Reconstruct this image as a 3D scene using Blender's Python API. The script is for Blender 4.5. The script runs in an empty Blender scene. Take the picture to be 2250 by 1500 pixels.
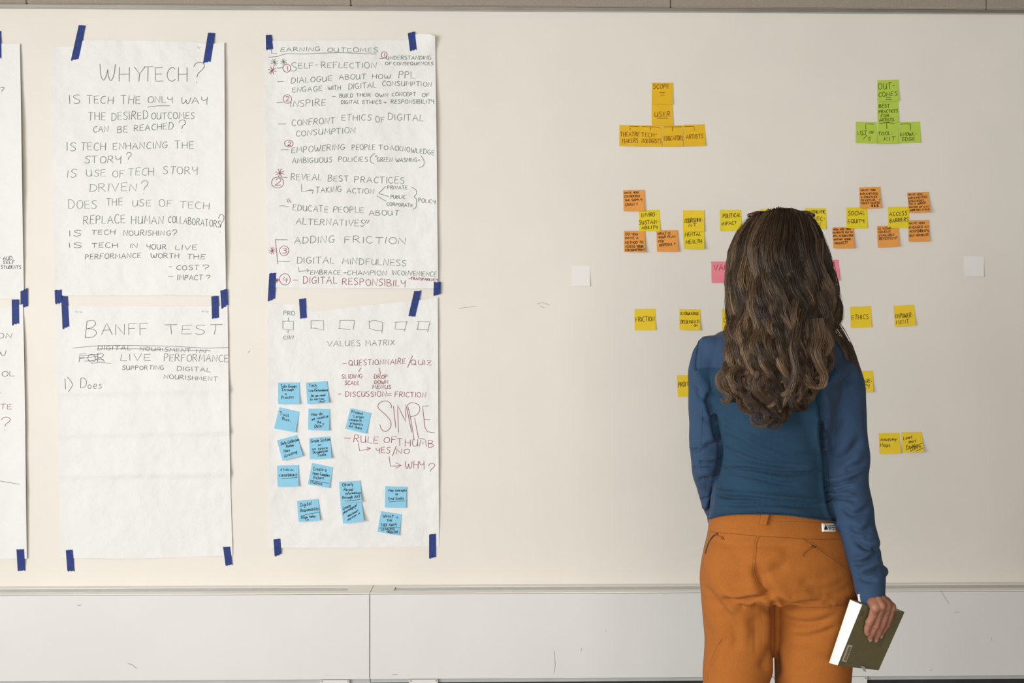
import bpy, bmesh, math, random
import numpy as np
from mathutils import Vector, Matrix
from mathutils.bvhtree import BVHTree

S = bpy.context.scene
COL = S.collection

# ------------------------------------------------------------------ camera
F = 35.0 / 36.0 * 2250.0          # focal length in pixels of the 2250 x 1500 frame
CD, CZ, YAW = 3.60, 1.35, math.radians(1.0)
cam_d = bpy.data.cameras.new('camera')
cam_d.sensor_width = 36.0
cam_d.lens = 35.0
cam_d.clip_start = 0.05
cam = bpy.data.objects.new('camera', cam_d)
cam.location = (0, -CD, CZ)
cam.rotation_euler = (math.pi / 2, 0, -YAW)
COL.objects.link(cam)
S.camera = cam

# ------------------------------------------------------------------ world, light, exposure
w = bpy.data.worlds.new('world')
S.world = w
w.use_nodes = True
bg = w.node_tree.nodes['Background']
bg.inputs[0].default_value = (1.0, 0.965, 0.90, 1)
bg.inputs[1].default_value = 0.07


def area(name, loc, target, sx, sy, power, color):
    d = bpy.data.lights.new(name, 'AREA')
    d.shape = 'RECTANGLE'
    d.size, d.size_y, d.energy, d.color = sx, sy, power, color
    o = bpy.data.objects.new(name, d)
    o.location = loc
    o.rotation_euler = (Vector(target) - Vector(loc)).to_track_quat('-Z', 'Y').to_euler()
    COL.objects.link(o)
    return o


# daylight through the long window of the left wall
WX, WY0, WY1, WZ0, WZ1 = -3.70, -7.2, -2.3, 0.80, 2.40
area('window_daylight', (WX - .02, (WY0 + WY1) / 2, (WZ0 + WZ1) / 2), (0, (WY0 + WY1) / 2 + .5, (WZ0 + WZ1) / 2 - .45), WY1 - WY0, WZ1 - WZ0, 312, (0.975, 0.99, 1.0))
area('rear_window_daylight', (-0.5, -7.4, 1.0), (1.3, 0, 0.65), 4.2, 1.6, 165, (1.0, 0.965, 0.90))  # added unseen fill lamp behind the camera, lifts the right of the wall
S.view_settings.view_transform = 'Standard'
S.view_settings.look = 'None'
S.view_settings.exposure = 0.0
S.view_settings.gamma = 1.0
S.view_settings.use_curve_mapping = False


# ------------------------------------------------------------------ pixel -> point on a plane of the room
def pt(px, py, y):
    """the point at depth plane Y = y that the photograph shows at (px, py)"""
    u, v = (px - 1125.0) / F, (750.0 - py) / F
    dx = math.sin(YAW) + u * math.cos(YAW)
    dy = math.cos(YAW) - u * math.sin(YAW)
    t = (y + CD) / dy
    return (dx * t, y, CZ + v * t)


def ptn(P, y):
    P = np.asarray(P, float)
    u, v = (P[:, 0] - 1125.0) / F, (750.0 - P[:, 1]) / F
    dx = math.sin(YAW) + u * math.cos(YAW)
    dy = math.cos(YAW) - u * math.sin(YAW)
    t = (y + CD) / dy
    return np.stack([dx * t, np.broadcast_to(y, t.shape), CZ + v * t], 1)


def proj(V):
    x, y, z = V[:, 0], V[:, 1] + CD, V[:, 2] - CZ
    d = x * math.sin(YAW) + y * math.cos(YAW)
    r = x * math.cos(YAW) - y * math.sin(YAW)
    return np.stack([1125 + F * r / d, 750 - F * z / d], 1)


# ------------------------------------------------------------------ objects
def tag(o, label=None, cat=None, group=None, kind=None):
    if label: o['label'] = label
    if cat: o['category'] = cat
    if group: o['group'] = group
    if kind: o['kind'] = kind
    return o


def link(name, me, parent=None, smooth=False):
    o = bpy.data.objects.new(name, me)
    COL.objects.link(o)
    if parent is not None:
        o.parent = parent
        o.matrix_parent_inverse = Matrix.Translation(-Vector(parent.location)) if parent.parent is None else Matrix.Identity(4)
    if smooth:
        me.polygons.foreach_set('use_smooth', np.ones(len(me.polygons), bool))
    return o


def mesh(name, V, Fc, mats, parent=None, smooth=False):
    me = bpy.data.meshes.new(name)
    me.from_pydata([tuple(v) for v in V], [], [tuple(f) for f in Fc])
    for m in (mats if isinstance(mats, (list, tuple)) else [mats]):
        me.materials.append(m)
    me.update()
    return link(name, me, parent, smooth)


def empty(name, loc):
    o = bpy.data.objects.new(name, None)
    o.location = loc
    o.empty_display_size = 0.05
    COL.objects.link(o)
    return o


def boxes(name, bl, m, parent=None, bevel=0.0):
    """one mesh from boxes (x0,x1,y0,y1,z0,z1)"""
    bm = bmesh.new()
    for (x0, x1, y0, y1, z0, z1) in bl:
        r = bmesh.ops.create_cube(bm, size=1.0)
        for v in r['verts']:
            v.co = Vector(((x0 + x1) / 2 + v.co.x * (x1 - x0), (y0 + y1) / 2 + v.co.y * (y1 - y0), (z0 + z1) / 2 + v.co.z * (z1 - z0)))
    if bevel:
        bmesh.ops.bevel(bm, geom=bm.edges[:], offset=bevel, segments=2, affect='EDGES')
    me = bpy.data.meshes.new(name)
    bm.to_mesh(me); bm.free()
    me.materials.append(m)
    return link(name, me, parent)


# ------------------------------------------------------------------ materials
def mat(name, col, rough=0.6, noise=0.0, nscale=8.0, bump=0.0, bscale=60.0, bdist=0.001, col2=None, spec=0.35,
        sheen=0.0, metal=0.0, attr=None, weave=None, stretch=None):
    m = bpy.data.materials.new(name)
    m.use_nodes = True
    nt = m.node_tree
    b = nt.nodes['Principled BSDF']
    b.inputs['Base Color'].default_value = (*col, 1)
    b.inputs['Roughness'].default_value = rough
    b.inputs['Specular IOR Level'].default_value = spec
    b.inputs['Metallic'].default_value = metal
    if sheen:
        b.inputs['Sheen Weight'].default_value = sheen
        b.inputs['Sheen Roughness'].default_value = 0.5
    tc = nt.nodes.new('ShaderNodeTexCoord')
    src = tc.outputs['Object']
    if stretch:
        mp = nt.nodes.new('ShaderNodeMapping')
        mp.inputs['Scale'].default_value = stretch
        nt.links.new(src, mp.inputs[0]); src = mp.outputs[0]
    colout = None
    if noise or col2:
        n = nt.nodes.new('ShaderNodeTexNoise')
        n.inputs['Scale'].default_value = nscale
        n.inputs['Detail'].default_value = 5
        nt.links.new(src, n.inputs['Vector'])
        mx = nt.nodes.new('ShaderNodeMix'); mx.data_type = 'RGBA'
        c2 = col2 or tuple(c * (1 - noise) for c in col)
        mx.inputs[6].default_value = (*col, 1)
        mx.inputs[7].default_value = (*c2, 1)
        rmp = nt.nodes.new('ShaderNodeValToRGB')
        rmp.color_ramp.elements[0].position = 0.38
        rmp.color_ramp.elements[1].position = 0.62
        nt.links.new(n.outputs['Fac'], rmp.inputs[0])
        nt.links.new(rmp.outputs[0], mx.inputs[0])
        colout = mx.outputs[2]
    if attr:
        a = nt.nodes.new('ShaderNodeAttribute'); a.attribute_name = attr
        colout = a.outputs['Color']
    if colout is not None:
        nt.links.new(colout, b.inputs['Base Color'])
    h = None
    if bump:
        n2 = nt.nodes.new('ShaderNodeTexNoise')
        n2.inputs['Scale'].default_value = bscale
        n2.inputs['Detail'].default_value = 4
        nt.links.new(src, n2.inputs['Vector'])
        h = n2.outputs['Fac']
    if weave:
        wv = nt.nodes.new('ShaderNodeTexWave')
        wv.wave_type = 'BANDS'; wv.bands_direction = 'DIAGONAL'
        wv.inputs['Scale'].default_value = weave
        wv.inputs['Distortion'].default_value = 1.5
        wv.inputs['Detail'].default_value = 1
        nt.links.new(tc.outputs['Object'], wv.inputs['Vector'])
        if h is not None:
            ad = nt.nodes.new('ShaderNodeMath'); ad.operation = 'ADD'
            nt.links.new(h, ad.inputs[0]); nt.links.new(wv.outputs['Fac'], ad.inputs[1]); h = ad.outputs[0]
        else:
            h = wv.outputs['Fac']
    if h is not None:
        bp = nt.nodes.new('ShaderNodeBump')
        bp.inputs['Strength'].default_value = bump or 0.4
        bp.inputs['Distance'].default_value = bdist
        nt.links.new(h, bp.inputs['Height'])
        nt.links.new(bp.outputs[0], b.inputs['Normal'])
    return m


M = {}
M['wall'] = mat('wall_paint', (0.775, 0.734, 0.672), 0.55, noise=0.03, nscale=3, bump=0.12, bscale=240, bdist=0.0006)
M['ceil'] = mat('ceiling_tile', (0.42, 0.38, 0.32), 0.9, noise=0.1, nscale=40)
M['felt'] = mat('grey_felt', (0.36, 0.315, 0.265), 0.95, col2=(0.29, 0.25, 0.205), nscale=420, bump=0.6, bscale=500, bdist=0.001, spec=0.1)
M['alu'] = mat('aluminium', (0.50, 0.49, 0.46), 0.35, metal=0.85, noise=0.1)
M['white_metal'] = mat('white_enamel', (0.74, 0.73, 0.72), 0.38, noise=0.025, nscale=4, bump=0.04, bscale=120, bdist=0.0004)
M['white_top'] = mat('white_enamel_top', (0.88, 0.86, 0.81), 0.4, noise=0.02, nscale=5)  # same enamel, lightened: the light on the top is put into its colour
M['slat'] = mat('grille_slat', (0.66, 0.66, 0.65), 0.4, metal=0.1, noise=0.06, nscale=30)
M['dark'] = mat('dark_recess', (0.035, 0.035, 0.038), 0.7, noise=0.3, nscale=20)  # near-black; under the casing it stands in for shade
M['rail'] = mat('grey_rail', (0.52, 0.53, 0.52), 0.5, noise=0.08, nscale=10)
M['floor'] = mat('grey_carpet', (0.36, 0.345, 0.32), 0.95, col2=(0.29, 0.28, 0.26), nscale=180, bump=0.5, bscale=300, bdist=0.003)
M['paper'] = mat('flip_chart_paper', (0.79, 0.785, 0.785), 0.7, noise=0.015, nscale=6, bump=1.0, bscale=13, bdist=0.009, spec=0.2)
M['card'] = mat('white_card', (0.82, 0.80, 0.79), 0.6, noise=0.02, bump=0.2, bscale=60)
M['tape'] = mat('blue_crepe_tape', (0.018, 0.043, 0.215), 0.65, col2=(0.013, 0.032, 0.165), nscale=60, bump=0.6, bscale=320, bdist=0.0006, stretch=(1, 1, 2.5))
M['n_blue'] = mat('note_blue', (0.26, 0.58, 0.78), 0.75, noise=0.03, nscale=30, bump=0.1, bscale=150)
M['n_amber'] = mat('note_amber', (0.78, 0.47, 0.018), 0.75, noise=0.05, nscale=30, bump=0.1, bscale=150)
M['n_yellow'] = mat('note_yellow', (0.84, 0.60, 0.03), 0.75, noise=0.04, nscale=30, bump=0.1, bscale=150)
M['n_lemon'] = mat('note_lemon', (0.80, 0.63, 0.025), 0.75, noise=0.04, nscale=30, bump=0.1, bscale=150)
M['n_orange'] = mat('note_orange', (0.82, 0.345, 0.075), 0.75, noise=0.04, nscale=30, bump=0.1, bscale=150)
M['n_green'] = mat('note_green', (0.46, 0.62, 0.075), 0.75, noise=0.04, nscale=30, bump=0.1, bscale=150)
M['n_pink'] = mat('note_pink', (0.87, 0.25, 0.31), 0.75, noise=0.04, nscale=30, bump=0.1, bscale=150)
M['ink_black'] = mat('ink_black', (0.012, 0.012, 0.014), 0.5, noise=0.2)
M['ink_grey'] = mat('ink_grey', (0.13, 0.13, 0.125), 0.6, noise=0.2)
M['ink_green'] = mat('ink_green', (0.115, 0.185, 0.11), 0.6, noise=0.25, nscale=20)
M['ink_pale'] = mat('ink_pale_green', (0.17, 0.25, 0.16), 0.6, noise=0.25, nscale=20)
M['ink_red'] = mat('ink_red', (0.30, 0.045, 0.05), 0.6, noise=0.2, nscale=20)
M['ink_brown'] = mat('ink_brown', (0.20, 0.05, 0.006), 0.6, noise=0.2, nscale=20)
M['ink_dkbrown'] = mat('ink_dark_brown', (0.055, 0.022, 0.008), 0.6, noise=0.2, nscale=20)
M['scuff'] = mat('scuff', (0.36, 0.34, 0.31), 0.7, noise=0.2)
M['shirt'] = mat('teal_blue_knit', (0.019, 0.050, 0.090), 0.88, noise=0.14, nscale=350, bump=0.45, bscale=520, bdist=0.0012, spec=0.1, sheen=0.04)
M['sleeve'] = mat('blue_jersey', (0.031, 0.061, 0.118), 0.85, noise=0.12, nscale=420, bump=0.3, bscale=600, bdist=0.0008, spec=0.12, sheen=0.06)
M['pants'] = mat('ochre_canvas', (0.345, 0.113, 0.022), 0.85, noise=0.10, nscale=300, bump=0.35, bscale=520, bdist=0.0010, spec=0.1, sheen=0.03)
M['pants_seam'] = mat('ochre_seam', (0.27, 0.085, 0.012), 0.85, noise=0.2, nscale=300, bump=0.4, bscale=300)
M['shirt_seam'] = mat('navy_seam', (0.016, 0.040, 0.085), 0.85, noise=0.2, nscale=300)
M['skin'] = mat('skin', (0.36, 0.165, 0.105), 0.55, col2=(0.27, 0.105, 0.065), nscale=45, bump=0.35, bscale=160, bdist=0.0012, spec=0.4)
M['nail'] = mat('nail', (0.42, 0.22, 0.165), 0.3, noise=0.05)
M['hair'] = mat('brown_hair', (0.06, 0.035, 0.02), 0.42, spec=0.45, attr='tint')
M['scalp'] = mat('dark_hair_base', (0.022, 0.013, 0.009), 0.75, noise=0.5, nscale=60, bump=0.5, bscale=200)
M['tortoise'] = mat('tortoiseshell', (0.012, 0.006, 0.005), 0.25, col2=(0.16, 0.035, 0.010), nscale=170, spec=0.6)
M['cover'] = mat('olive_cover', (0.135, 0.115, 0.055), 0.55, noise=0.08, nscale=60, bump=0.1, bscale=200)
M['pages'] = mat('page_edges', (0.88, 0.87, 0.84), 0.7, noise=0.04, nscale=6, stretch=(1, 60, 1), bump=0.3, bscale=40)  # fore-edge paper, its window light put into the white
M['pages_top'] = mat('page_tops', (0.72, 0.60, 0.40), 0.8, noise=0.1, nscale=60)  # same paper, darker cream: the shade on the ends is in the colour
M['ink_cover'] = mat('cover_print', (0.03, 0.026, 0.014), 0.6, noise=0.1)
M['ink_gold'] = mat('cover_print_gold', (0.20, 0.165, 0.06), 0.6, noise=0.1)
M['beige'] = mat('barcode_beige', (0.44, 0.37, 0.27), 0.6, noise=0.05)
M['boot'] = mat('brown_leather', (0.09, 0.05, 0.03), 0.5, noise=0.2, nscale=30, bump=0.3)
M['sole'] = mat('black_rubber', (0.02, 0.02, 0.02), 0.7, noise=0.2)

# ------------------------------------------------------------------ single-stroke hand lettering
# width | strokes, "x,y" points on a 10-unit cap height; ~ marks a curved stroke
GLYPH = {
 'A': '7.6|0,0 3.9,10 7.5,-0.3;1.4,3.7 6.4,4',
 'B': '6.4|0.4,10 0.2,0;~0.2,9.8 3.8,10.2 5.3,8.2 3.6,6 0.6,5.3 4.2,5 6.3,2.7 4.2,0.3 0,0',
 'C': '6.2|~5.9,8.7 4.4,10 2.2,9.2 0.5,6.3 0.4,3 2,0.4 4.2,0 6.1,1.3',
 'D': '6.8|0.8,9.7 0.3,0;~0,9.8 3.6,10 6.5,7.2 6.4,3.4 4,0.5 0.1,0',
 'E': '5.8|5.6,10 0.3,9.6 0.2,0.2 5.6,0.4;0.2,5.2 4.8,5.4',
 'F': '5.8|6,10 0.3,9.7 0.4,-0.4;0.3,5.2 4.7,5.4',
 'G': '7|~6.2,8.6 4.4,10 2.2,9.2 0.4,6.3 0.4,3 2.2,0.3 4.6,0.2 6.2,2 6.4,4.2;3.8,4.2 7.2,4.4',
 'H': '6.8|0.5,10 0.2,0;6.6,10.1 6.4,-0.2;0.2,5 6.6,5.3',
 'I': '1.4|0.8,10 0.6,0',
 'J': '5|~4.2,10 4.3,4 3.6,0.6 1.8,0 0.2,1.8',
 'K': '6.4|0.4,10 0.3,0;5.8,9.8 0.5,4.6 6.3,-0.1',
 'L': '5.4|0.6,10 0.2,0.3 5.4,0.2',
 'M': '8.2|0,0 1.2,10 3.9,3.6 6.9,10 8.2,0',
 'N': '7|0.1,0 0.5,10 6.2,0.1 6.8,10.2',
 'O': '7|~4,10 1.4,8.9 0.2,5.3 1.2,1.3 3.8,0 6.3,1.7 6.9,5.2 5.9,8.8 3.6,10.1',
 'P': '6|0.6,10 0.2,-0.4;~0.4,9.6 3.6,10.2 5.8,8.2 4.4,5.6 0.6,4.8',
 'Q': '7.4|~4,10 1.4,8.9 0.2,5.3 1.2,1.3 3.8,0 6.3,1.7 6.9,5.2 5.9,8.8 3.6,10.1;4,3 7.4,-1',
 'R': '6.6|0.6,10 0.2,-0.2;~0.3,9.6 3.6,10.2 5.6,8.2 4.4,5.8 0.6,4.9;2.4,5 6.6,0',
 'S': '5.8|~5.7,9.2 3.8,10.1 1.4,9.3 0.7,7.3 2.4,5.7 4.6,4.3 5.3,2.2 3.8,0.3 1.7,0 0.1,1.2',
 'T': '6.6|0,9.8 6.9,10.1;3.3,9.9 3.1,-0.2',
 'U': '6.6|~0.5,10 0.2,4 1.2,0.6 3.4,0 5.4,1.6 6,5 6.1,10;6.1,6 6.5,0',
 'V': '6.8|0,10 3.3,0 6.8,10.3',
 'W': '9.4|~0,10 0.6,3 2.2,0.1 3.8,2.6 4.7,6.6;~4.7,6.6 5.4,1.8 6.9,0 8.6,3.6 9.4,10',
 'X': '6.4|0.2,10 6.2,0;6.3,9.8 0,0.1',
 'Y': '6.6|~0.3,10 0.6,6.4 2.4,4.9 4.6,5.6 6.2,7.2;6.3,10 5.9,-1.2',
 '^': '6.6|0,10 3.3,5.2 6.6,10.2;3.3,5.2 3,0',
 'y': '4.4|0.2,6 2.3,1.4;4.3,6.2 1.0,-3',
 'Z': '6.2|0.2,9.8 6,10 0.1,0.1 6.3,0;1.4,5 4.6,5.2',
 '0': '6|~3.4,10 0.8,8.6 0.2,4.6 1.6,0.6 3.6,0 5.6,2 5.9,6 4.8,9 3.2,10',
 '1': '1.6|0.9,10 0.8,0',
 '2': '5.8|~0.3,8.2 1.6,10 4.2,9.8 5.2,7.6 3.6,4.4 0.1,0.1;0.1,0.1 5.8,0.4',
 '3': '5.4|~0.4,9.4 2.8,10.1 4.8,8.5 3.9,6.3 1.9,5.4 4.4,4.9 5.3,2.7 3.6,0.4 0.2,0.4',
 '4': '6|1.4,10 0.4,4.6 5.8,4.9;4.4,9 4.1,0',
 '?': '5|~0.1,7.9 1.2,9.7 3.4,10 4.9,8.6 4.2,6.6 2.6,4.9 2,2.8;1.8,0.5 2.1,0.1',
 '-': '4|0.3,4.6 3.6,4.9', '+': '5|0.2,4.4 4.8,4.7;2.5,7 2.4,2', '.': '1.2|0.4,0.5 0.8,0', ',': '1.4|0.9,0.9 0.2,-1.6',
 '/': '4|3.8,12 0,-2', '=': '5|0.2,6 4.8,6.2;0.2,3 4.8,3.2', '(': '3|~3,12 0.6,8 0.5,3 2.8,-1', ')': '3|~0,12 2.4,8 2.5,3 0.2,-1',
 '"': '3|0.6,11.5 0,8.4;2.6,11.5 2,8.4', '$': '5.2|~5,8.4 3.4,9.2 1.4,8.6 0.9,7 2.6,5.4 4.4,4.2 4.7,2.4 3.2,0.8 0.6,1.4;2.8,11 2.7,-1;3.4,11 3.3,-1',
 '!': '1.4|0.8,10 0.6,3;0.6,0.6 0.7,0', "'": '1.2|0.6,10 0.4,7.6',
 'a': '5.2|~4,5 2.4,6.3 0.4,4.4 0.6,1.2 2.1,0 3.8,2;4.2,6.4 4.1,1 5.4,0',
 'b': '4.6|0.6,10 0.3,0;~0.4,4.2 2.4,6.2 4.3,4.2 3.8,1 1.8,-0.1 0.3,1.2',
 'c': '4.2|~4,5 2.6,6.3 0.6,4.6 0.4,1.6 2,0 4.2,0.9',
 'd': '4.8|~4.1,4.8 2.4,6.2 0.4,4.2 0.5,1 2.3,0 4.1,2.2;4.7,10 4.3,0',
 'e': '4.4|~0.5,2.9 3.9,3.6 3.4,6 1.6,6.1 0.3,3.4 1.4,0.2 4.4,1',
 'f': '4|~4.2,9 3,10.2 1.8,8.6 1.5,4 1.2,-1;0.2,5.4 3.6,5.8',
 'g': '4.6|~4.1,5.4 2.3,6.2 0.4,4.3 0.7,1.6 2.3,0.9 4.1,3;~4.3,5.6 4.1,-1 2.6,-3.4 0.2,-2.4',
 'h': '4.6|0.7,10 0.3,0;~0.4,3.6 2.4,6 3.9,4.8 4.2,0',
 'i': '1.6|0.9,5.8 0.8,0;0.9,8.4 1.1,8.8', 'k': '4.4|0.6,10 0.3,0;3.9,6 0.5,3 4.4,0', 'l': '1.8|~1.1,10 0.6,3 1.6,0',
 'm': '6.8|~0.3,0 0.6,5.8 1,4.4 2.4,6 3.3,4.4 3.4,0;~3.4,3.6 5,6.1 6.2,4.6 6.6,0',
 'n': '4.4|0.5,6 0.3,0;~0.4,3.6 2.3,6.1 3.8,4.6 4.1,0', 'o': '4.4|~2.4,6.1 0.5,4.6 0.5,1.4 2.2,0 4,1.7 4,4.6 2.3,6.1',
 'p': '4.4|0.6,6 0.2,-3.4;~0.4,4.2 2.4,6.2 4.2,4.2 3.6,1 1.6,0 0.4,1.2', 'r': '3.8|0.5,6 0.4,0;~0.4,3.4 1.8,5.8 3.7,5.6',
 's': '3.6|~3.5,5.6 1.8,6.2 0.6,4.8 2.6,3 3.2,1.2 1.6,0 0,0.7', 't': '3.6|~1.8,9 1.4,3 2,0.2 3.5,0.7;0,6.2 3.6,6.5',
 'u': '4.4|~0.4,6 0.4,1.8 1.8,0 3.6,2 4,6;4,4 4.4,0', 'v': '4.2|0.1,6 2,0 4.2,6.2', 'w': '6|~0.2,6 0.8,1 1.7,0 2.8,4.6;~2.8,4.6 3.6,0.4 4.8,0.8 5.8,6',
 'x': '4|0.2,6 3.8,0;3.9,6 0,0', 'z': '4|0.2,5.8 3.8,6 0.1,0 4,0.2', '%': '4.4|0.4,6 2,1;4.2,6 1.6,-1.4 0,-3',
}
GLYPH['q'] = GLYPH['g']


def smooth(pts, n=5, closed=False):
    P = [np.array(p, float) for p in pts]
    if len(P) < 3: return P
    out = []
    Q = [2 * P[0] - P[1]] + P + [2 * P[-1] - P[-2]]
    for i in range(1, len(Q) - 2):
        for k in range(n):
            t = k / n
            a, b, c, d = Q[i - 1], Q[i], Q[i + 1], Q[i + 2]
            out.append(0.5 * ((2 * b) + (c - a) * t + (2 * a - 5 * b + 4 * c - d) * t * t + (3 * b - a - 3 * c + d) * t ** 3))
    out.append(P[-1])
    return out


PG = {}
for ch, s in GLYPH.items():
    wd, st = s.split('|')
    L = []
    for q in st.split(';'):
        c = q.startswith('~')
        p = [tuple(float(v) for v in xy.split(',')) for xy in q.lstrip('~').split()]
        L.append(smooth(p, 4) if c else [np.array(v) for v in p])
    PG[ch] = (float(wd), L)

RNG = random.Random(7)


def T(txt, x0, b0, x1, h, b1=None):
    """strokes (crop pixel space) of txt from x0 to x1 on a baseline b0..b1 with cap height h"""
    b1 = b0 if b1 is None else b1
    gap, space = 2.1, 5.2
    tot, lay = 0.0, []
    for ch in txt:
        if ch == ' ':
            tot += space; continue
        wd, L = PG[ch]
        lay.append((tot, L, wd)); tot += wd + gap
    tot = max(tot - gap, 1.0)
    sx, sy = (x1 - x0) / tot, h / 10.0
    out = []
    for (ox, L, wd) in lay:
        jy, js, sl, jx = RNG.uniform(-.35, .35), RNG.uniform(.92, 1.1), RNG.uniform(-.06, .09), RNG.uniform(-.25, .25)
        for st in L:
            q = []
            for p in st:
                X = (ox + jx + p[0] + sl * p[1]) * sx
                yb = b0 + (b1 - b0) * X / max(x1 - x0, 1)
                q.append((x0 + X, yb - (p[1] * js + jy) * sy))
            out.append(q)
    return out


def Ln(*p): return [list(p)]
def Sm(*p): return [[tuple(v) for v in smooth(p, 5)]]


def Circ(cx, cy, r, ry=None):
    ry = ry or r * 1.05
    a0 = RNG.uniform(0, 6)
    return [[(cx + r * math.cos(a0 + t * 6.6 / 16) * (1 + .03 * math.sin(t)), cy + ry * math.sin(a0 + t * 6.6 / 16)) for t in range(17)]]


def Star(cx, cy, r):
    o = []
    for k in range(4):
        a = k * math.pi / 4 + RNG.uniform(-.15, .15) + .3
        o.append([(cx - r * math.cos(a), cy - r * math.sin(a)), (cx + r * math.cos(a), cy + r * math.sin(a))])
    return o


def X(crop, strokes):
    """crop (ox, oy, scale): strokes in zoomed-crop pixels to photograph pixels"""
    ox, oy, s = crop
    return [[(ox + x / s, oy + y / s) for (x, y) in st] for st in strokes]


def ribbon(name, strokes, width, offf, m, parent):
    """marker strokes as thin ink ribbons lying on a surface; offf(px,py) is the surface's distance from the wall"""
    V, Fc = [], []
    for st in strokes:
        P = np.array(st, float)
        if len(P) < 2: continue
        # resample long straight runs so that the ink follows the paper
        Q = [P[0]]
        for a, b in zip(P[:-1], P[1:]):
            n = max(1, int(np.hypot(*(b - a)) / 12))
            for k in range(1, n + 1): Q.append(a + (b - a) * k / n)
        P = np.array(Q)
        d = np.gradient(P, axis=0)
        d /= np.maximum(np.hypot(d[:, 0], d[:, 1]), 1e-6)[:, None]
        nrm = np.stack([-d[:, 1], d[:, 0]], 1) * width * .84 / 2
        wv = 0.93 + 0.14 * np.array([RNG.random() for _ in P])[:, None]
        A, B = P + nrm * wv, P - nrm * wv
        base = len(V)
        for a, b, c in zip(A, B, P):
            y = -(offf(c[0], c[1]))
            V.append(pt(a[0], a[1], y)); V.append(pt(b[0], b[1], y))
        for k in range(len(P) - 1):
            i = base + 2 * k
            Fc.append((i, i + 1, i + 3, i + 2))
    if not V: return None
    return tag(mesh(name, V, Fc, m, parent), kind='stuff')

# ================================================================== the setting
def struct(o): o['kind'] = 'structure'; return o


XL, XR = WX, 4.5
wall = struct(boxes('wall_back', [(XL, XR, 0.0, 0.12, 0.0, 3.0)], M['wall']))
struct(boxes('floor', [(XL, XR, -7.5, 0.12, -0.05, 0.0)], M['floor']))
struct(boxes('ceiling', [(WX - .2, XR, -7.5, 0.12, 3.0, 3.06)], M['ceil']))
# left wall with its long window
wl = struct(boxes('wall_left', [(WX - .2, WX - .06, -7.5, WY0, 0, 3.0), (WX - .2, WX - .06, WY1, 0.12, 0, 3.0), (WX - .2, WX - .06, WY0, WY1, 0, WZ0), (WX - .2, WX - .06, WY0, WY1, WZ1, 3.0)], M['wall']))
wf = struct(boxes('window_1', [(WX - .16, WX - .04, WY0 - .03, WY0 + .02, WZ0, WZ1), (WX - .16, WX - .04, WY1 - .02, WY1 + .03, WZ0, WZ1),
                               (WX - .16, WX - .04, WY0 - .03, WY1 + .03, WZ1 - .02, WZ1 + .03), (WX - .16, WX - .0, WY0 - .03, WY1 + .03, WZ0 - .03, WZ0)], M['alu']))
# felt pinboard panels above the painted band, with a metal edge strip below them
ztrim = 2.548
up = struct(boxes('trim_1', [(XL, XR, -0.022, 0.0, ztrim - 0.006, ztrim + 0.001), (XL, XR, -0.024, -0.019, ztrim - 0.0085, ztrim + 0.003)], M['alu']))
tp = struct(boxes('trim_2', [(XL, XR, -0.004, 0.0, ztrim + 0.001, 3.0)], M['dark']))
jx = [pt(x, 5, -0.03)[0] for x in (58, 771, 1474, 2168)]
step = (jx[3] - jx[0]) / 3
ed = [jx[0] - step * 2, jx[0] - step] + jx + [jx[3] + step, jx[3] + 2 * step]
for a, b in zip(ed[:-1], ed[1:]):
    boxes('felt_panel', [(a + 0.0012, b - 0.0012, -0.030, -0.003, ztrim + 0.003, 3.0)], M['felt'], tp, bevel=0.0025)

# faint scuffs and pencil marks on the wall and casing
ribbon('scuff_mark', [[(1008, 678), (1022, 675), (1048, 673)], [(1180, 668), (1192, 664), (1208, 670)], [(1186, 672), (1196, 676)], [(545, 775), (549, 769)],
                      [(433, 99), (439, 103), (446, 100)]], 1.0, lambda x, y: 0.0006, M['scuff'], wall)

# ------------------------------------------------------------------ convector casing along the wall foot
ZT, ZB, CY = 0.472, 0.172, -0.118
xs = pt(812.5, 1400, CY)[0]
zt2 = ZT


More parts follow.
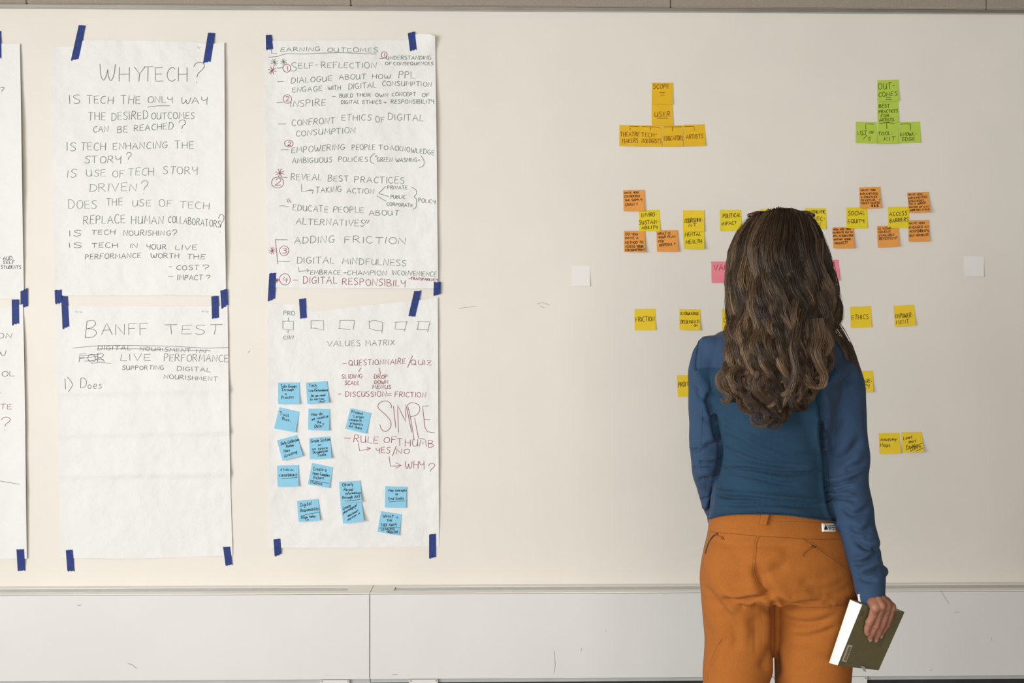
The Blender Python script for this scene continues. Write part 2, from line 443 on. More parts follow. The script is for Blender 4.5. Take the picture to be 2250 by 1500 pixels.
def casing(x0, x1, gx0, gx1, label, extra):
    r = empty('radiator_casing', ((x0 + x1) / 2, CY / 2, ZB))
    tag(r, label, 'radiator casing', 'radiator casings along the wall')
    g = 0.0011
    boxes('front_panel', [(x0 + g, x1 - g, CY, CY + 0.004, ZB, ZT - 0.0015)], M['white_metal'], r, bevel=0.0012)
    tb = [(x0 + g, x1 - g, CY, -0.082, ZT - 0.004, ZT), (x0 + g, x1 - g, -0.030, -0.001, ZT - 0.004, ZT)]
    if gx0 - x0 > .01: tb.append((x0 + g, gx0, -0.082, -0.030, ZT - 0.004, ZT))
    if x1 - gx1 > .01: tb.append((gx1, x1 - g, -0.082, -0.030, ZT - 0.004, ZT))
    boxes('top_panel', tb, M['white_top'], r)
    gr = boxes('grille', [(x0 + g, x1 - g, -0.083, -0.001, ZT - 0.05, ZT - 0.045)], M['dark'], r)
    for k in range(5):
        y = -0.078 + k * 0.0107
        boxes('grille_slat', [(gx0 + .002, gx1 - .002, y, y + 0.0058, ZT - 0.016, ZT - 0.0015)], M['slat'], gr)
    boxes('lower_rail', [(x0 + g, x1 - g, -0.100, -0.096, ZB - 0.018, ZB + 0.01)], M['rail'], r)
    boxes('underside', [(x0 + g, x1 - g, CY + 0.006, -0.004, ZB + 0.006, ZB + 0.009)], M['dark'], r)  # dark sheet, the shade of the gap put into its colour
    for (bx0, bx1) in extra:
        b = boxes('bracket', [(bx0, bx1, -0.112, -0.101, ZB - 0.05, ZB - 0.0045), (bx0, bx1, -0.114, -0.101, ZB - 0.0045, ZB - 0.0030)], M['white_metal'], r, bevel=0.0005)
        for sx in (bx0 + .006, bx1 - .006):
            bm = bmesh.new()
            bmesh.ops.create_cone(bm, cap_ends=True, segments=14, radius1=.0028, radius2=.0022, depth=.002,
                                  matrix=Matrix.Translation((sx, -0.113, ZB - .0085)) @ Matrix.Rotation(math.pi / 2, 4, 'X'))
            me = bpy.data.meshes.new('screw'); bm.to_mesh(me); bm.free(); me.materials.append(M['alu'])
            link('screw', me, b)
    return r


def bx(a, b): return (pt(a, 1496, -0.11)[0], pt(b, 1496, -0.11)[0])


c1 = casing(XL + .02, xs, XL + .12, pt(764, 1296, -0.06)[0], 'white metal radiator casing under the taped flip chart sheets, joint at its right end', [bx(704, 768)])
c2 = casing(xs, XR - .3, pt(867, 1296, -0.06)[0], XR - .4, 'white metal radiator casing running behind the standing person', [bx(899, 962), bx(1640, 1705), bx(1840, 1905)])
# support foot boards behind the casing: light one below the left section, right one a dark strip coloured as the shade there
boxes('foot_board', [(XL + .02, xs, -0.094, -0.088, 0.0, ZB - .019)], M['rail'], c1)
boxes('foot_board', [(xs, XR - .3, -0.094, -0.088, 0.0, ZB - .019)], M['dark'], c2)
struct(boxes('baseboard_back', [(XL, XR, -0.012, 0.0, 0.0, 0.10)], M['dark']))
scz = lambda x, y: -CY + 0.0005
ribbon('scuff_mark', [[(281, 1457), (290, 1460), (300, 1468)], [(862, 1482), (874, 1481)], [(170, 1330), (178, 1329)]], 1.6, scz, M['scuff'], c1)
ribbon('scuff_mark', [[(1276, 1431), (1278, 1424)], [(1331, 1387), (1332, 1383)], [(1461, 1305.5), (1462.5, 1305.5)], [(1218, 1430), (1220, 1460), (1218, 1478)],
                      [(2068, 1298), (2076, 1312), (2086, 1326)], [(2178, 1400), (2180, 1408)], [(2042, 1473), (2048, 1471)], [(2096, 1345), (2108, 1344)]], 1.1, scz, M['scuff'], c2)

# ================================================================== paper on the wall
def interp(P, t):
    P = np.array(P, float)
    return np.array([np.interp(t, P[:, 0], P[:, 1])])[0]


def hsh(*a):
    r = math.sin(sum(v * k for v, k in zip(a, (12.9898, 78.233, 37.719)))) * 43758.5453
    return r - math.floor(r)


class Sheet:
    """a big sheet of thin paper; edges are given as pixel polylines, relief() is its distance from the wall"""
    def __init__(s, label, top, bottom, left, right, base, seed, folds=(), curl=None, lift=1.0):
        s.top, s.bottom, s.left, s.right = top, bottom, left, right
        s.x0, s.x1, s.y0, s.y1 = left[0][0], right[0][0], left[0][1], left[-1][1]
        s.base, s.seed, s.folds, s.curl, s.lift = base, seed, folds, curl, lift
        s.label = label

    def relief(s, px, py):
        u = (px - s.x0) / (s.x1 - s.x0); v = (py - s.y0) / (s.y1 - s.y0)
        u = min(max(u, 0), 1); v = min(max(v, 0), 1)
        k = s.seed
        r = 0.0016 * math.sin(5 * u + 2.3 * k + 3 * v) + 0.0014 * math.sin(9 * v + k * 1.7 - 4 * u) + 0.0009 * math.sin(17 * u - 7 * v + k)
        r += 0.0007 * math.sin(23 * v + 11 * u + 3 * k) + 0.0005 * math.sin(41 * u + 5 * math.sin(13 * v + k)) * math.sin(37 * v + 4 * math.sin(9 * u + k))
        # edges stand away from the wall between the tapes
        e = max(0.0, (u - .80) / .20)
        r += s.lift * 0.010 * e * e * math.sin(math.pi * min(max(v, .02), .98)) ** .5
        e = max(0.0, (.10 - u) / .10)
        r += 0.003 * e * e
        for (fy0, fy1, dp) in s.folds:
            fy = fy0 + (fy1 - fy0) * u
            d = (py - fy) / 9.0
            r += dp * (math.exp(-abs(d) * .8) if d < 0 else math.exp(-abs(d) * 2.2))
        if s.curl:
            cx, cy, rad, a = s.curl
            d = math.hypot((px - cx) * 1.0, (py - cy) * 1.2)
            if d < rad: r += a * (1 - d / rad) ** 2
        return max(0.0012, s.base + r)

    def build(s):
        W, H = s.x1 - s.x0, s.y1 - s.y0
        nx, ny = max(8, int(W / 6)), max(8, int(H / 6))
        V, Fc = [], []
        for j in range(ny + 1):
            v = j / ny
            yy = s.y0 + v * H
            xl = interp([(p[1], p[0]) for p in s.left], yy); xr = interp([(p[1], p[0]) for p in s.right], yy)
            for i in range(nx + 1):
                u = i / nx
                x = xl + (xr - xl) * u
                yt = interp(s.top, x); yb = interp(s.bottom, x)
                y = yt + (yb - yt) * v
                V.append(pt(x, y, -s.relief(x, y)))
        for j in range(ny):
            for i in range(nx):
                a = j * (nx + 1) + i
                Fc.append((a, a + nx + 1, a + nx + 2, a + 1))
        o = mesh('flip_chart_sheet', V, Fc, M['paper'], None, True)
        tag(o, s.label, 'paper sheet', 'flip chart sheets taped to the wall')
        s.o = o
        return o

    def ink(s, strokes, m, wd=1.5):
        return ribbon('handwriting', strokes, wd, lambda x, y: s.relief(x, y) + 0.0009, m, s.o)


sh0 = Sheet('white flip chart sheet cut off by the frame, AUD SELF STUDENTS written on it',
            [(-335, 92), (44, 96)], [(-335, 655), (53, 657)], [(-335, 92), (-330, 655)], [(44, 96), (47, 300), (50, 500), (53, 657)], 0.004, 1.0)
sh0b = Sheet('white flip chart sheet cut off by the frame, red question mark on it',
             [(-325, 675), (10, 675), (50, 668)], [(-325, 1230), (59, 1227)], [(-325, 675), (-318, 1230)], [(50, 668), (52, 740), (55, 900), (57, 1100), (59, 1227)], 0.003, 2.0)
sh1 = Sheet('white flip chart sheet headed WHY TECH?',
            [(113, 104), (128, 102), (160, 102), (185, 88), (300, 89), (424, 92), (460, 97), (493, 93)], [(120, 641), (135, 649), (497, 649)],
            [(113, 102), (115, 250), (116, 450), (120, 648)], [(493, 94), (494, 300), (494, 480), (497, 648)], 0.004, 3.1)
sh2 = Sheet('white flip chart sheet headed BANFF TEST, lower half blank with fold creases',
            [(120, 668), (135, 671), (300, 672), (490, 672), (500, 668)], [(134, 1226), (300, 1227), (508, 1220)],
            [(120, 668), (125, 850), (129, 1020), (134, 1227)], [(500, 670), (503, 880), (506, 1060), (511, 1222)], 0.003, 4.4,
            folds=((864, 857, .0075), (955, 948, .0075), (1045, 1040, .0085)), lift=.5)
sh3 = Sheet('white flip chart sheet headed LEARNING OUTCOMES, written in green and red',
            [(580, 90), (700, 89), (895, 88), (916, 74), (945, 75), (956, 79)], [(586, 631), (700, 633), (963, 634)],
            [(580, 90), (583, 300), (586, 500), (588, 633)], [(956, 80), (959, 300), (961, 480), (963, 634)], 0.004, 5.2, curl=(950, 78, 60, .02))
sh4 = Sheet('white flip chart sheet headed VALUES MATRIX with blue sticky notes on it',
            [(588, 666), (655, 669), (689, 685), (740, 679), (800, 671), (920, 660), (962, 653)], [(590, 1203), (780, 1203), (965, 1200)],
            [(588, 666), (590, 1000), (592, 1203)], [(962, 653), (963, 900), (965, 1201)], 0.003, 6.9, lift=.7)
SH = [sh0, sh0b, sh1, sh2, sh3, sh4]
for s in SH: s.build()

c_1 = (0, 0, 3.947); c_2 = (0, 340, 3.947); c_3 = (0, 640, 3.947); c_4 = (0, 960, 2.777)
c_5 = (540, 50, 4.6875); c_6 = (540, 350, 4.6875); c_7 = (540, 640, 4.6875); c_8 = (540, 930, 4.6875)
k_a = (1330, 160, 7.03); k_b = (1340, 400, 6.52); k_c = (1760, 400, 6.52); k_d = (1840, 160, 8.333)
k_e = (1360, 650, 6.0); k_f = (1820, 650, 4.054)

# sheet 0 / 0b
sh0.ink(X(c_1, T('?', 0, 808, 32, 55)) + X(c_2, T('AUD.', 25, 912, 115, 32) + T('SELF', 25, 946, 125, 28) + T('STUDENTS', 10, 986, 182, 26) + Ln((0, 888), (8, 888))), M['ink_black'], 1.1)
sh0b.ink(X(c_3, T('ON', -20, 405, 100, 42) + T('W', -40, 558, 55, 48) + T('OOL', -60, 735, 125, 46)), M['ink_green'], 1.2)
sh0b.ink(X(c_3, T('TE', 0, 1020, 100, 42) + T('?', 10, 1205, 92, 115) + Ln((-20, 880), (8, 880))), M['ink_red'], 1.2)
sh0b.ink(X(c_4, Ln((-60, 258), (0, 268), (60, 277), (118, 288))), M['ink_black'], 0.9)

# sheet 1: WHY TECH?
sh1.ink(X(c_1, T('WH^', 868, 700, 1252, 130, 704) + T('TECH', 1243, 704, 1628, 125, 708) + T('?', 1660, 718, 1757, 178)), M['ink_grey'], 1.35)
sh1.ink(X(c_1, T('IS', 598, 900, 700, 72) + T('TECH', 752, 898, 980, 66) + T('THE', 1050, 900, 1215, 66) + T('ONLY', 1280, 890, 1500, 52) + Ln((1280, 928), (1380, 916), (1472, 917))
          + T('WAY', 1568, 900, 1800, 58) + T('THE', 762, 1042, 915, 66) + T('DESIRED', 968, 1045, 1280, 66, 1030) + T('OUTCOMES', 1310, 1032, 1685, 56, 1028)
          + T('CAN', 808, 1145, 940, 52) + T('BE', 1015, 1148, 1105, 55) + T('REACHED', 1160, 1137, 1500, 55, 1120) + T('?', 1552, 1145, 1615, 100)
          + T('IS', 578, 1308, 660, 70) + T('TECH', 700, 1302, 915, 64) + T('ENHANCING', 980, 1298, 1450, 56, 1283) + T('THE', 1515, 1290, 1680, 62)
          + T('STORY', 735, 1412, 1050, 60) + T('?', 1092, 1410, 1135, 85)), M['ink_green'], 1.25)
sh1.ink(X(c_2, T('IS', 578, 197, 662, 66) + T('USE', 750, 186, 915, 54) + T('OF', 975, 195, 1075, 56) + T('TECH', 1112, 178, 1335, 62) + T('STORY', 1415, 168, 1712, 62)
          + T('DRIVEN', 775, 320, 1185, 66, 312) + T('?', 1220, 338, 1280, 122) + T('DOES', 595, 467, 838, 72) + T('THE', 920, 440, 1062, 60) + T('USE', 1145, 446, 1308, 54)
          + T('OF', 1380, 450, 1485, 60) + T('TECH', 1560, 460, 1815, 62, 472)), M['ink_pale'], 1.2)
sh1.ink(X(c_2, T('REPLACE', 722, 602, 1085, 72, 590) + T('HUMAN', 1138, 598, 1418, 66) + T('COLLABORATORS', 1458, 585, 1912, 56, 630) + T('?', 1890, 675, 1940, 158)
          + T('IS', 595, 704, 703, 48) + T('TECH', 792, 690, 998, 38) + T('NOURISHING', 1068, 700, 1480, 44) + T('?', 1490, 716, 1530, 68)), M['ink_green'], 1.3)
sh1.ink(X(c_2, T('IS', 595, 806, 708, 42) + T('TECH', 795, 804, 1022, 40) + T('IN', 1128, 806, 1195, 36) + T('YOUR', 1270, 820, 1440, 42) + T('LIVE', 1520, 824, 1705, 40)
          + T('PERFORMANCE', 738, 906, 1222, 42, 892) + T('WORTH', 1310, 896, 1550, 40) + T('THE', 1620, 905, 1780, 40)
          + Ln((1465, 970), (1492, 972)) + T('COST', 1530, 998, 1722, 38) + T('?', 1758, 1006, 1815, 54) + Ln((1458, 1053), (1502, 1054)) + T('IMPACT', 1535, 1084, 1755, 42) + T('?', 1790, 1090, 1825, 48)), M['ink_grey'], 1.3)
# punched hanging holes of the pad
for s, hx in ((sh1, [(437, 103)]), (sh2, [(168, 683), (178, 684), (446, 682), (455, 683)])):
    ribbon('torn_hole', [[(x - 3, y), (x, y + 3), (x + 3, y + 1)] for x, y in hx], 1.2, lambda x, y, s=s: s.relief(x, y) + .0008, M['scuff'], s.o)

# sheet 2: BANFF TEST
sh2.ink(X(c_3, T('B', 735, 400, 835, 145) + T('ANFF', 880, 376, 1282, 98) + T('TEST', 1435, 372, 1915, 80)
          + Ln((632, 492), (760, 478), (900, 469), (1100, 468), (1500, 475), (1780, 492), (1980, 487)) + T('DIGITAL', 845, 508, 1135, 36) + T('NOURISMENT', 1212, 512, 1655, 32, 528)
          + T('IN', 1700, 532, 1785, 32) + Ln((845, 497), (1200, 497), (1500, 508), (1825, 515)) + T('FOR', 682, 612, 910, 70)
          + Ln((700, 558), (860, 545)) + Ln((692, 582), (850, 562)) + Ln((730, 605), (900, 588)) + Ln((790, 626), (870, 612), (962, 626)) + Ln((830, 590), (880, 568))
          + T('LIVE', 1045, 600, 1305, 56) + T('PERFORMANCE', 1422, 604, 1980, 58, 612) + T('SUPPORTING', 1058, 680, 1420, 34, 678) + T('DIGITAL', 1532, 686, 1825, 36, 698)
          + T('NOURISHMENT', 1420, 755, 1885, 34, 778) + Ln((562, 755), (568, 850)) + Sm((582, 742), (612, 775), (626, 815), (592, 872))
          + T('D', 695, 836, 750, 78) + T('oes', 762, 842, 878, 62)), M['ink_grey'], 1.15)

# sheet 3: LEARNING OUTCOMES
sh3.ink(X(c_5, T('L', 262, 318, 320, 45) + T('EARNING', 358, 297, 765, 40, 290) + T('OUTCOMES', 838, 300, 1362, 44, 304) + Sm((235, 355), (330, 345), (420, 320), (600, 322), (800, 312), (1000, 308), (1200, 318), (1345, 322))
          + T('UNDERSTANDING', 1448, 378, 1910, 36) + T('OF', 1438, 435, 1500, 30) + T('CONSEQUENCES', 1520, 435, 1930, 30) + Ln((1378, 368), (1448, 363))
          + Star(295, 408, 40) + Star(388, 402, 34) + Ln((318, 467), (385, 462)) + T('S', 468, 495, 525, 92) + T('ELF', 540, 470, 695, 58) + Ln((712, 437), (742, 431)) + T('REFLECTION', 775, 465, 1340, 58, 468)
          + Ln((322, 605), (388, 602)) + T('DIALOGUE', 465, 622, 885, 54, 600) + T('ABOUT', 960, 586, 1235, 48, 578) + T('HOW', 1300, 574, 1490, 45) + T('PPL', 1575, 572, 1740, 66)
          + T('ENGAGE', 480, 716, 785, 48, 700) + T('WITH', 845, 690, 975, 42) + T('DIGITAL', 1055, 688, 1340, 56, 663) + T('CONSUMPTION', 1405, 645, 1915, 46, 656)
          + Ln((315, 820), (385, 818)) + T('INSPIRE', 458, 868, 825, 64, 850) + Ln((885, 758), (925, 757)) + T('BUILD', 965, 770, 1100, 40) + T('THEIR', 1140, 760, 1285, 34) + T('OWN', 1335, 760, 1462, 32)
          + T('CONCEPT', 1505, 754, 1750, 36) + T('OF', 1812, 762, 1892, 40) + T('DIGITAL', 980, 836, 1165, 38, 830) + T('ETHICS', 1202, 834, 1395, 36) + T('+', 1420, 836, 1458, 40)
          + T('RESPONSIBILITY', 1495, 832, 1940, 40) + Ln((330, 1042), (412, 1043)) + T('CONFRONT', 475, 1062, 915, 60, 1038) + T('ETHICS', 985, 1005, 1290, 58) + T('OF', 1338, 1025, 1425, 58)
          + T('DIGITAL', 1465, 998, 1830, 62, 1014) + T('CONSUMPTION', 515, 1168, 1125, 58, 1134) + Ln((358, 1308), (440, 1305)) + T('EMPOWERING', 472, 1342, 1020, 58, 1305)
          + T('PEOPLE', 1092, 1307, 1335, 54) + T('TO', 1368, 1305, 1465, 42) + T('ACKNOWLEDGE', 1488, 1308, 1942, 48, 1362) + T('AMBIGUOUS', 478, 1446, 885, 52, 1434)
          + T('POLICIES', 952, 1430, 1255, 46) + Sm((1328, 1342), (1285, 1385), (1288, 1435), (1322, 1452)) + Ln((1330, 1366), (1336, 1382)) + Ln((1345, 1364), (1350, 1380))
          + T('GREEN', 1352, 1430, 1508, 42) + T('WASHING', 1545, 1432, 1765, 40) + Ln((1775, 1410), (1782, 1424)) + Ln((1790, 1408), (1796, 1422)) + Sm((1800, 1365), (1835, 1420), (1828, 1472), (1785, 1492)))
        + X(c_6, Ln((360, 182), (428, 186)) + T('REVEAL', 465, 214, 778, 62) + T('BEST', 845, 224, 1060, 58) + T('PRACTICES', 1118, 236, 1635, 64, 250)
          + Ln((575, 255), (574, 332), (640, 322), (692, 320)) + Ln((655, 305), (697, 320), (682, 354)) + T('TAKING', 722, 348, 985, 58, 332) + T('ACTION', 1038, 345, 1320, 52, 356)
          + Ln((1440, 278), (1368, 350)) + Ln((1372, 352), (1470, 382)) + Ln((1348, 375), (1445, 432)) + T('PRIVATE', 1455, 308, 1665, 34) + T('PUBLIC', 1492, 400, 1642, 34, 405)
          + T('CORPORATE', 1452, 474, 1718, 32, 492) + Sm((1708, 285), (1752, 315), (1757, 355), (1735, 385), (1757, 412), (1754, 488), (1720, 515)) + T('POLICY', 1778, 438, 1950, 38, 455)
          + Ln((345, 480), (390, 477), (445, 489)) + T('EDUCATE', 482, 522, 845, 60, 547) + T('PEOPLE', 897, 543, 1215, 58, 550) + T('ABOUT', 1268, 576, 1575, 52)
          + T('ALTERNATIVES', 515, 668, 1220, 64, 690) + T('ADDING', 500, 868, 910, 68, 856) + T('FRICTION', 1015, 858, 1650, 68, 872) + Ln((305, 828), (430, 828)) + Ln((322, 1050), (452, 1052))
          + T('DIGITAL', 525, 1072, 910, 64) + T('MINDFULNESS', 992, 1075, 1650, 62, 1098) + Ln((545, 1110), (548, 1158), (600, 1148), (648, 1143)) + Ln((625, 1128), (652, 1143), (630, 1160))
          + T('EMBRACE', 665, 1186, 975, 44) + T('+', 992, 1188, 1042, 48) + T('CHAMPION', 1045, 1190, 1450, 46, 1195) + T('INCONVENIENCE', 1505, 1190, 1962, 46, 1207)), M['ink_green'], 1.2)
sh3.ink(X(c_5, Circ(1425, 330, 31) + Ln((1428, 310), (1431, 352)) + Circ(422, 467, 40) + Ln((428, 445), (432, 492)) + Star(272, 492, 44) + Circ(428, 785, 43) + T('2', 410, 808, 448, 48)
          + Circ(442, 1243, 45, 36) + T('2', 428, 1265, 465, 40))
        + X(c_6, Star(350, 140, 48) + Circ(327, 238, 64, 56) + T('2', 300, 268, 362, 64) + Ln((420, 408), (438, 446)) + Ln((440, 402), (463, 447)) + Ln((1228, 655), (1246, 622)) + Ln((1250, 660), (1270, 625))
          + Ln((305, 822), (312, 900), (322, 1000), (331, 1078)) + Circ(395, 940, 48) + T('3', 372, 968, 418, 54) + Star(272, 940, 38) + Star(320, 1245, 26)
          + Circ(403, 1235, 56) + T('4', 378, 1270, 432, 60) + Ln((482, 1243), (535, 1243)) + T('DIGITAL', 590, 1278, 940, 68) + T('RESPONSIBILY', 992, 1288, 1645, 66, 1310)
          + Ln((1675, 1230), (1697, 1226)) + T('TRANSPARENCY', 1700, 1238, 1975, 27, 1256)), M['ink_red'], 1.3)

# sheet 4: VALUES MATRIX
sh4.ink(X(c_7, T('PRO', 388, 245, 500, 42) + Ln((438, 270), (438, 308)) + Ln((376, 306), (492, 307), (489, 397), (440, 396), (382, 385), (381, 306)) + Ln((435, 400), (435, 426)) + T('CON', 388, 492, 490, 34)
          + Ln((672, 380), (670, 302), (800, 300), (803, 400), (720, 380), (672, 378)) + Ln((965, 300), (1118, 298)) + Ln((1122, 300), (1106, 396)) + Ln((970, 298), (967, 382), (1080, 391)) + Ln((952, 380), (967, 382))
          + Ln((1272, 310), (1330, 297), (1412, 320)) + Ln((1412, 318), (1400, 430)) + Ln((1270, 300), (1273, 380), (1340, 402), (1405, 404)) + Ln((1527, 318), (1664, 311)) + Ln((1660, 312), (1635, 411)) + Ln((1548, 315), (1535, 385), (1638, 396))
          + Ln((1762, 310), (1902, 313)) + Ln((1898, 312), (1872, 418)) + Ln((1780, 315), (1768, 395)) + Ln((1755, 390), (1885, 397))
          + T('VALUES', 840, 566, 1180, 56, 560) + T('MATRIX', 1235, 562, 1530, 56, 552)), M['ink_green'], 1.1)
sh4.ink(X(c_7, Ln((998, 745), (1038, 742)) + T('QUESTIONNAIRE', 1060, 765, 1645, 54, 746) + Ln((1718, 662), (1665, 785)) + T('QUIZ', 1700, 756, 1915, 46) + Ln((1188, 785), (1160, 832)) + Ln((1372, 785), (1388, 850))
          + T('SLIDING', 985, 900, 1200, 42, 890) + T('SCALE', 1018, 962, 1165, 38) + T('DROP', 1322, 898, 1460, 38) + T('DOWN', 1325, 950, 1465, 33) + T('MENUS', 1305, 1002, 1495, 38)
          + Ln((950, 1058), (982, 1057)) + T('DISCUSSION', 1025, 1082, 1445, 50) + Ln((1452, 1056), (1500, 1052)) + Ln((1452, 1073), (1503, 1070)) + T('FRICTION', 1535, 1084, 1855, 50, 1092)
          + Sm((1500, 1200), (1492, 1155), (1440, 1127), (1375, 1150), (1365, 1200), (1430, 1262), (1488, 1330), (1490, 1400), (1440, 1442), (1398, 1420), (1380, 1370)) + Ln((1520, 1180), (1545, 1405))
          + Ln((1572, 1452), (1562, 1168), (1645, 1340), (1650, 1160), (1708, 1450)) + Ln((1665, 1165), (1700, 1320), (1734, 1532)) + Sm((1668, 1165), (1710, 1145), (1775, 1165), (1792, 1220), (1760, 1270), (1700, 1290))
          + Ln((1738, 1300), (1778, 1510), (1845, 1522)) + Ln((1885, 1178), (1820, 1182), (1845, 1400), (1870, 1445), (1945, 1455)) + Ln((1835, 1320), (1898, 1320)))
        + X(c_8, Ln((1012, 150), (1082, 152)) + T('RULE', 1110, 192, 1365, 70, 208) + T('OF', 1420, 200, 1548, 60) + T('THUMB', 1560, 228, 1935, 72, 245) + Ln((1158, 205), (1172, 280), (1225, 272), (1285, 254)) + Ln((1245, 243), (1287, 255), (1252, 280))
          + T('YES', 1340, 305, 1485, 58) + Ln((1550, 230), (1510, 335)) + T('NO', 1548, 310, 1685, 48) + Ln((1475, 340), (1490, 440), (1550, 438), (1600, 432)) + Ln((1543, 404), (1602, 432), (1545, 462))
          + T('WHY', 1640, 462, 1842, 72) + T('?', 1868, 525, 1935, 118)), M['ink_red'], 1.3)


# ------------------------------------------------------------------ sticky notes: a sheet held at its top edge, its foot lifting off
def note(quad, crop, base, lift, m, label, text, inkm, wd, group, fold=None):
    q = X(crop, [quad])[0] if crop else quad
    TLc, TRc, BRc, BLc = [np.array(p, float) for p in q]

    def off(u, v):
        return base + 0.0006 + 1.5 * lift * (0.15 * v + 0.85 * v * v) + lift * 0.18 * (u - .5) * v
    n, k = 6, 10
    V, Fc = [], []
    for j in range(k + 1):
        for i in range(n + 1):
            u, v = i / n, j / k
            p = (TLc * (1 - u) + TRc * u) * (1 - v) + (BLc * (1 - u) + BRc * u) * v
            V.append(pt(p[0], p[1], -off(u, v)))
    for j in range(k):
        for i in range(n):
            a = j * (n + 1) + i
            Fc.append((a, a + n + 1, a + n + 2, a + 1))
    o = mesh('sticky_note', V, Fc, m, None, True)
    tag(o, label, 'sticky note', group)
    ex, ey = TRc - TLc, BLc - TLc
    A = np.linalg.inv(np.array([[ex[0], ey[0]], [ex[1], ey[1]]]))

    def offpx(x, y):
        uv = A @ (np.array([x, y]) - TLc)
        u, v = min(max(uv[0], -.02), 1.05), min(max(uv[1], 0), 1.02)
        return off(u, v) + 0.0006
    if text:
        ribbon('handwriting', X(crop, text) if crop else text, wd, offpx, inkm, o)
    return o


GB = 'blue sticky notes on the values matrix sheet'
HB = 26


def s4(crop, q):
    p = X(crop, [q])[0]
    return max(sh4.relief(*c) for c in p) + .0004


def bn(quad, crop, lift, what, text):
    note(quad, crop, s4(crop, quad), lift, M['n_blue'], what, text, M['ink_black'], 1.2, GB)


bn([(333, 940), (553, 938), (555, 1160), (333, 1160)], c_7, .006, 'light blue sticky note reading Take Groups Through a Process',
   T('Take Groups', 360, 990, 522, 27, 988) + T('Through', 368, 1028, 493, 26, 1020) + T('a', 405, 1064, 420, 20) + T('Process.', 365, 1108, 500, 30, 1098))
bn([(620, 940), (838, 923), (858, 1143), (633, 1160)], c_7, .007, 'light blue sticky note reading Tech + Live Performance, Do we need to narrow this?',
   T('Tech', 650, 982, 730, 27, 980) + T('+', 718, 1006, 735, 20) + T('Live Performance', 650, 1034, 845, 24, 1026) + T('. Do we need', 652, 1088, 818, 25, 1078) + T('to narrow', 660, 1122, 802, 24, 1114) + T('this?', 752, 1144, 818, 22))
bn([(345, 1195), (553, 1240), (512, 1452), (292, 1410)], c_7, .004, 'light blue sticky note reading Tool Box, tilted clockwise',
   T('Tool', 350, 1270, 440, 34, 1296) + T('Box,', 378, 1324, 462, 32, 1340))
bn([(645, 1207), (866, 1212), (858, 1432), (641, 1425)], c_7, .005, 'light blue sticky note reading How do we visualise the Data?',
   T('How do', 673, 1280, 788, 30, 1272) + T('we visualise', 680, 1328, 850, 28, 1296) + T('the', 730, 1358, 775, 28) + T('Data?', 708, 1408, 800, 34, 1394))
bn([(1078, 1203), (1292, 1253), (1240, 1465), (1024, 1412)], c_7, .004, 'light blue sticky note apart from the columns, reading Present Larger research presently out there',
   T('Present', 1092, 1250, 1205, 28, 1272) + T('Larger', 1113, 1296, 1215, 26, 1308) + T('research', 1070, 1330, 1190, 26, 1345) + T('presently', 1075, 1364, 1205, 24, 1384) + T('out there.', 1062, 1394, 1202, 26, 1424))
bn([(320, 175), (528, 118), (587, 330), (378, 383)], c_8, .007, 'light blue sticky note reading Data Collection Rather Than Grading',
   T('Data Collection', 362, 225, 545, 32, 180) + T('Rather', 415, 250, 497, 28, 236) + T('Than', 385, 302, 452, 28, 288) + T('Grading.', 398, 354, 535, 32, 300))
bn([(652, 152), (868, 133), (885, 355), (662, 368)], c_8, .007, 'light blue sticky note reading Grade System or an space Occupation Scale',
   T('Grade System', 670, 198, 868, 32, 178) + T('or', 745, 230, 780, 26) + T('an space', 682, 276, 842, 26, 262) + T('Occupation', 690, 310, 842, 26, 294) + T('Scale .', 742, 340, 848, 28, 330))
bn([(322, 435), (543, 428), (545, 647), (327, 652)], c_8, .006, 'light blue sticky note reading ETHICAL CONUNDRUMS, underlined',
   T('ETHICAL', 358, 488, 497, 20) + T('CONUNDRUMS', 343, 548, 527, 24, 542) + Ln((370, 570), (530, 555)))
bn([(683, 407), (900, 452), (858, 665), (640, 627)], c_8, .004, 'light blue sticky note reading Create a More Complex Picture, Nuance',
   T('Create a', 697, 482, 830, 36, 496) + T('More Complex', 690, 526, 862, 30, 548) + T('Picture', 700, 574, 800, 32) + Ln((655, 583), (857, 617)) + T('Nuance', 667, 616, 787, 28, 634))
bn([(975, 820), (1193, 808), (1218, 1003), (1003, 1030)], c_8, .008, 'light blue sticky note reading Create physiological + emotional reactions in people',
   T('Create', 1000, 892, 1078, 30, 858) + T('physiological', 1005, 932, 1142, 28, 852) + T('+', 1122, 888, 1136, 20) + T('emotional', 1050, 966, 1155, 26, 908) + T('reactions in', 1045, 1006, 1175, 26, 932) + T('people.', 1122, 996, 1205, 26, 948))
bn([(962, 602), (1180, 588), (1195, 805), (975, 815)], c_8, .008, 'light blue sticky note reading Cleverly Reveal information through ART',
   T('Cleverly', 995, 648, 1105, 32, 640) + T('Reveal', 1010, 694, 1105, 32) + T('information', 1025, 732, 1180, 26, 724) + T('through ART', 992, 776, 1180, 30, 766) + Ln((1018, 800), (1180, 783)))
bn([(1437, 648), (1658, 652), (1652, 868), (1432, 865)], c_8, .001, 'light blue sticky note reading Map concepts to End Goals, lying flat',
   T('Map concepts', 1467, 700, 1655, 25) + T('to', 1540, 738, 1565, 24) + T('End Goals', 1472, 788, 1628, 27, 782) + Ln((1475, 808), (1560, 800), (1642, 798)))
bn([(527, 798), (745, 777), (765, 995), (545, 1015)], c_8, .007, 'light blue sticky note reading Digital Responsibility, lowest on the left of the sheet',
   T('Digital', 560, 860, 675, 36, 838) + T('Responsibility', 563, 912, 748, 32, 890) + Ln((568, 953), (660, 930), (757, 913)) + T('Silicon Valley', 567, 982, 717, 24, 966) + T('Co.', 612, 998, 655, 22))
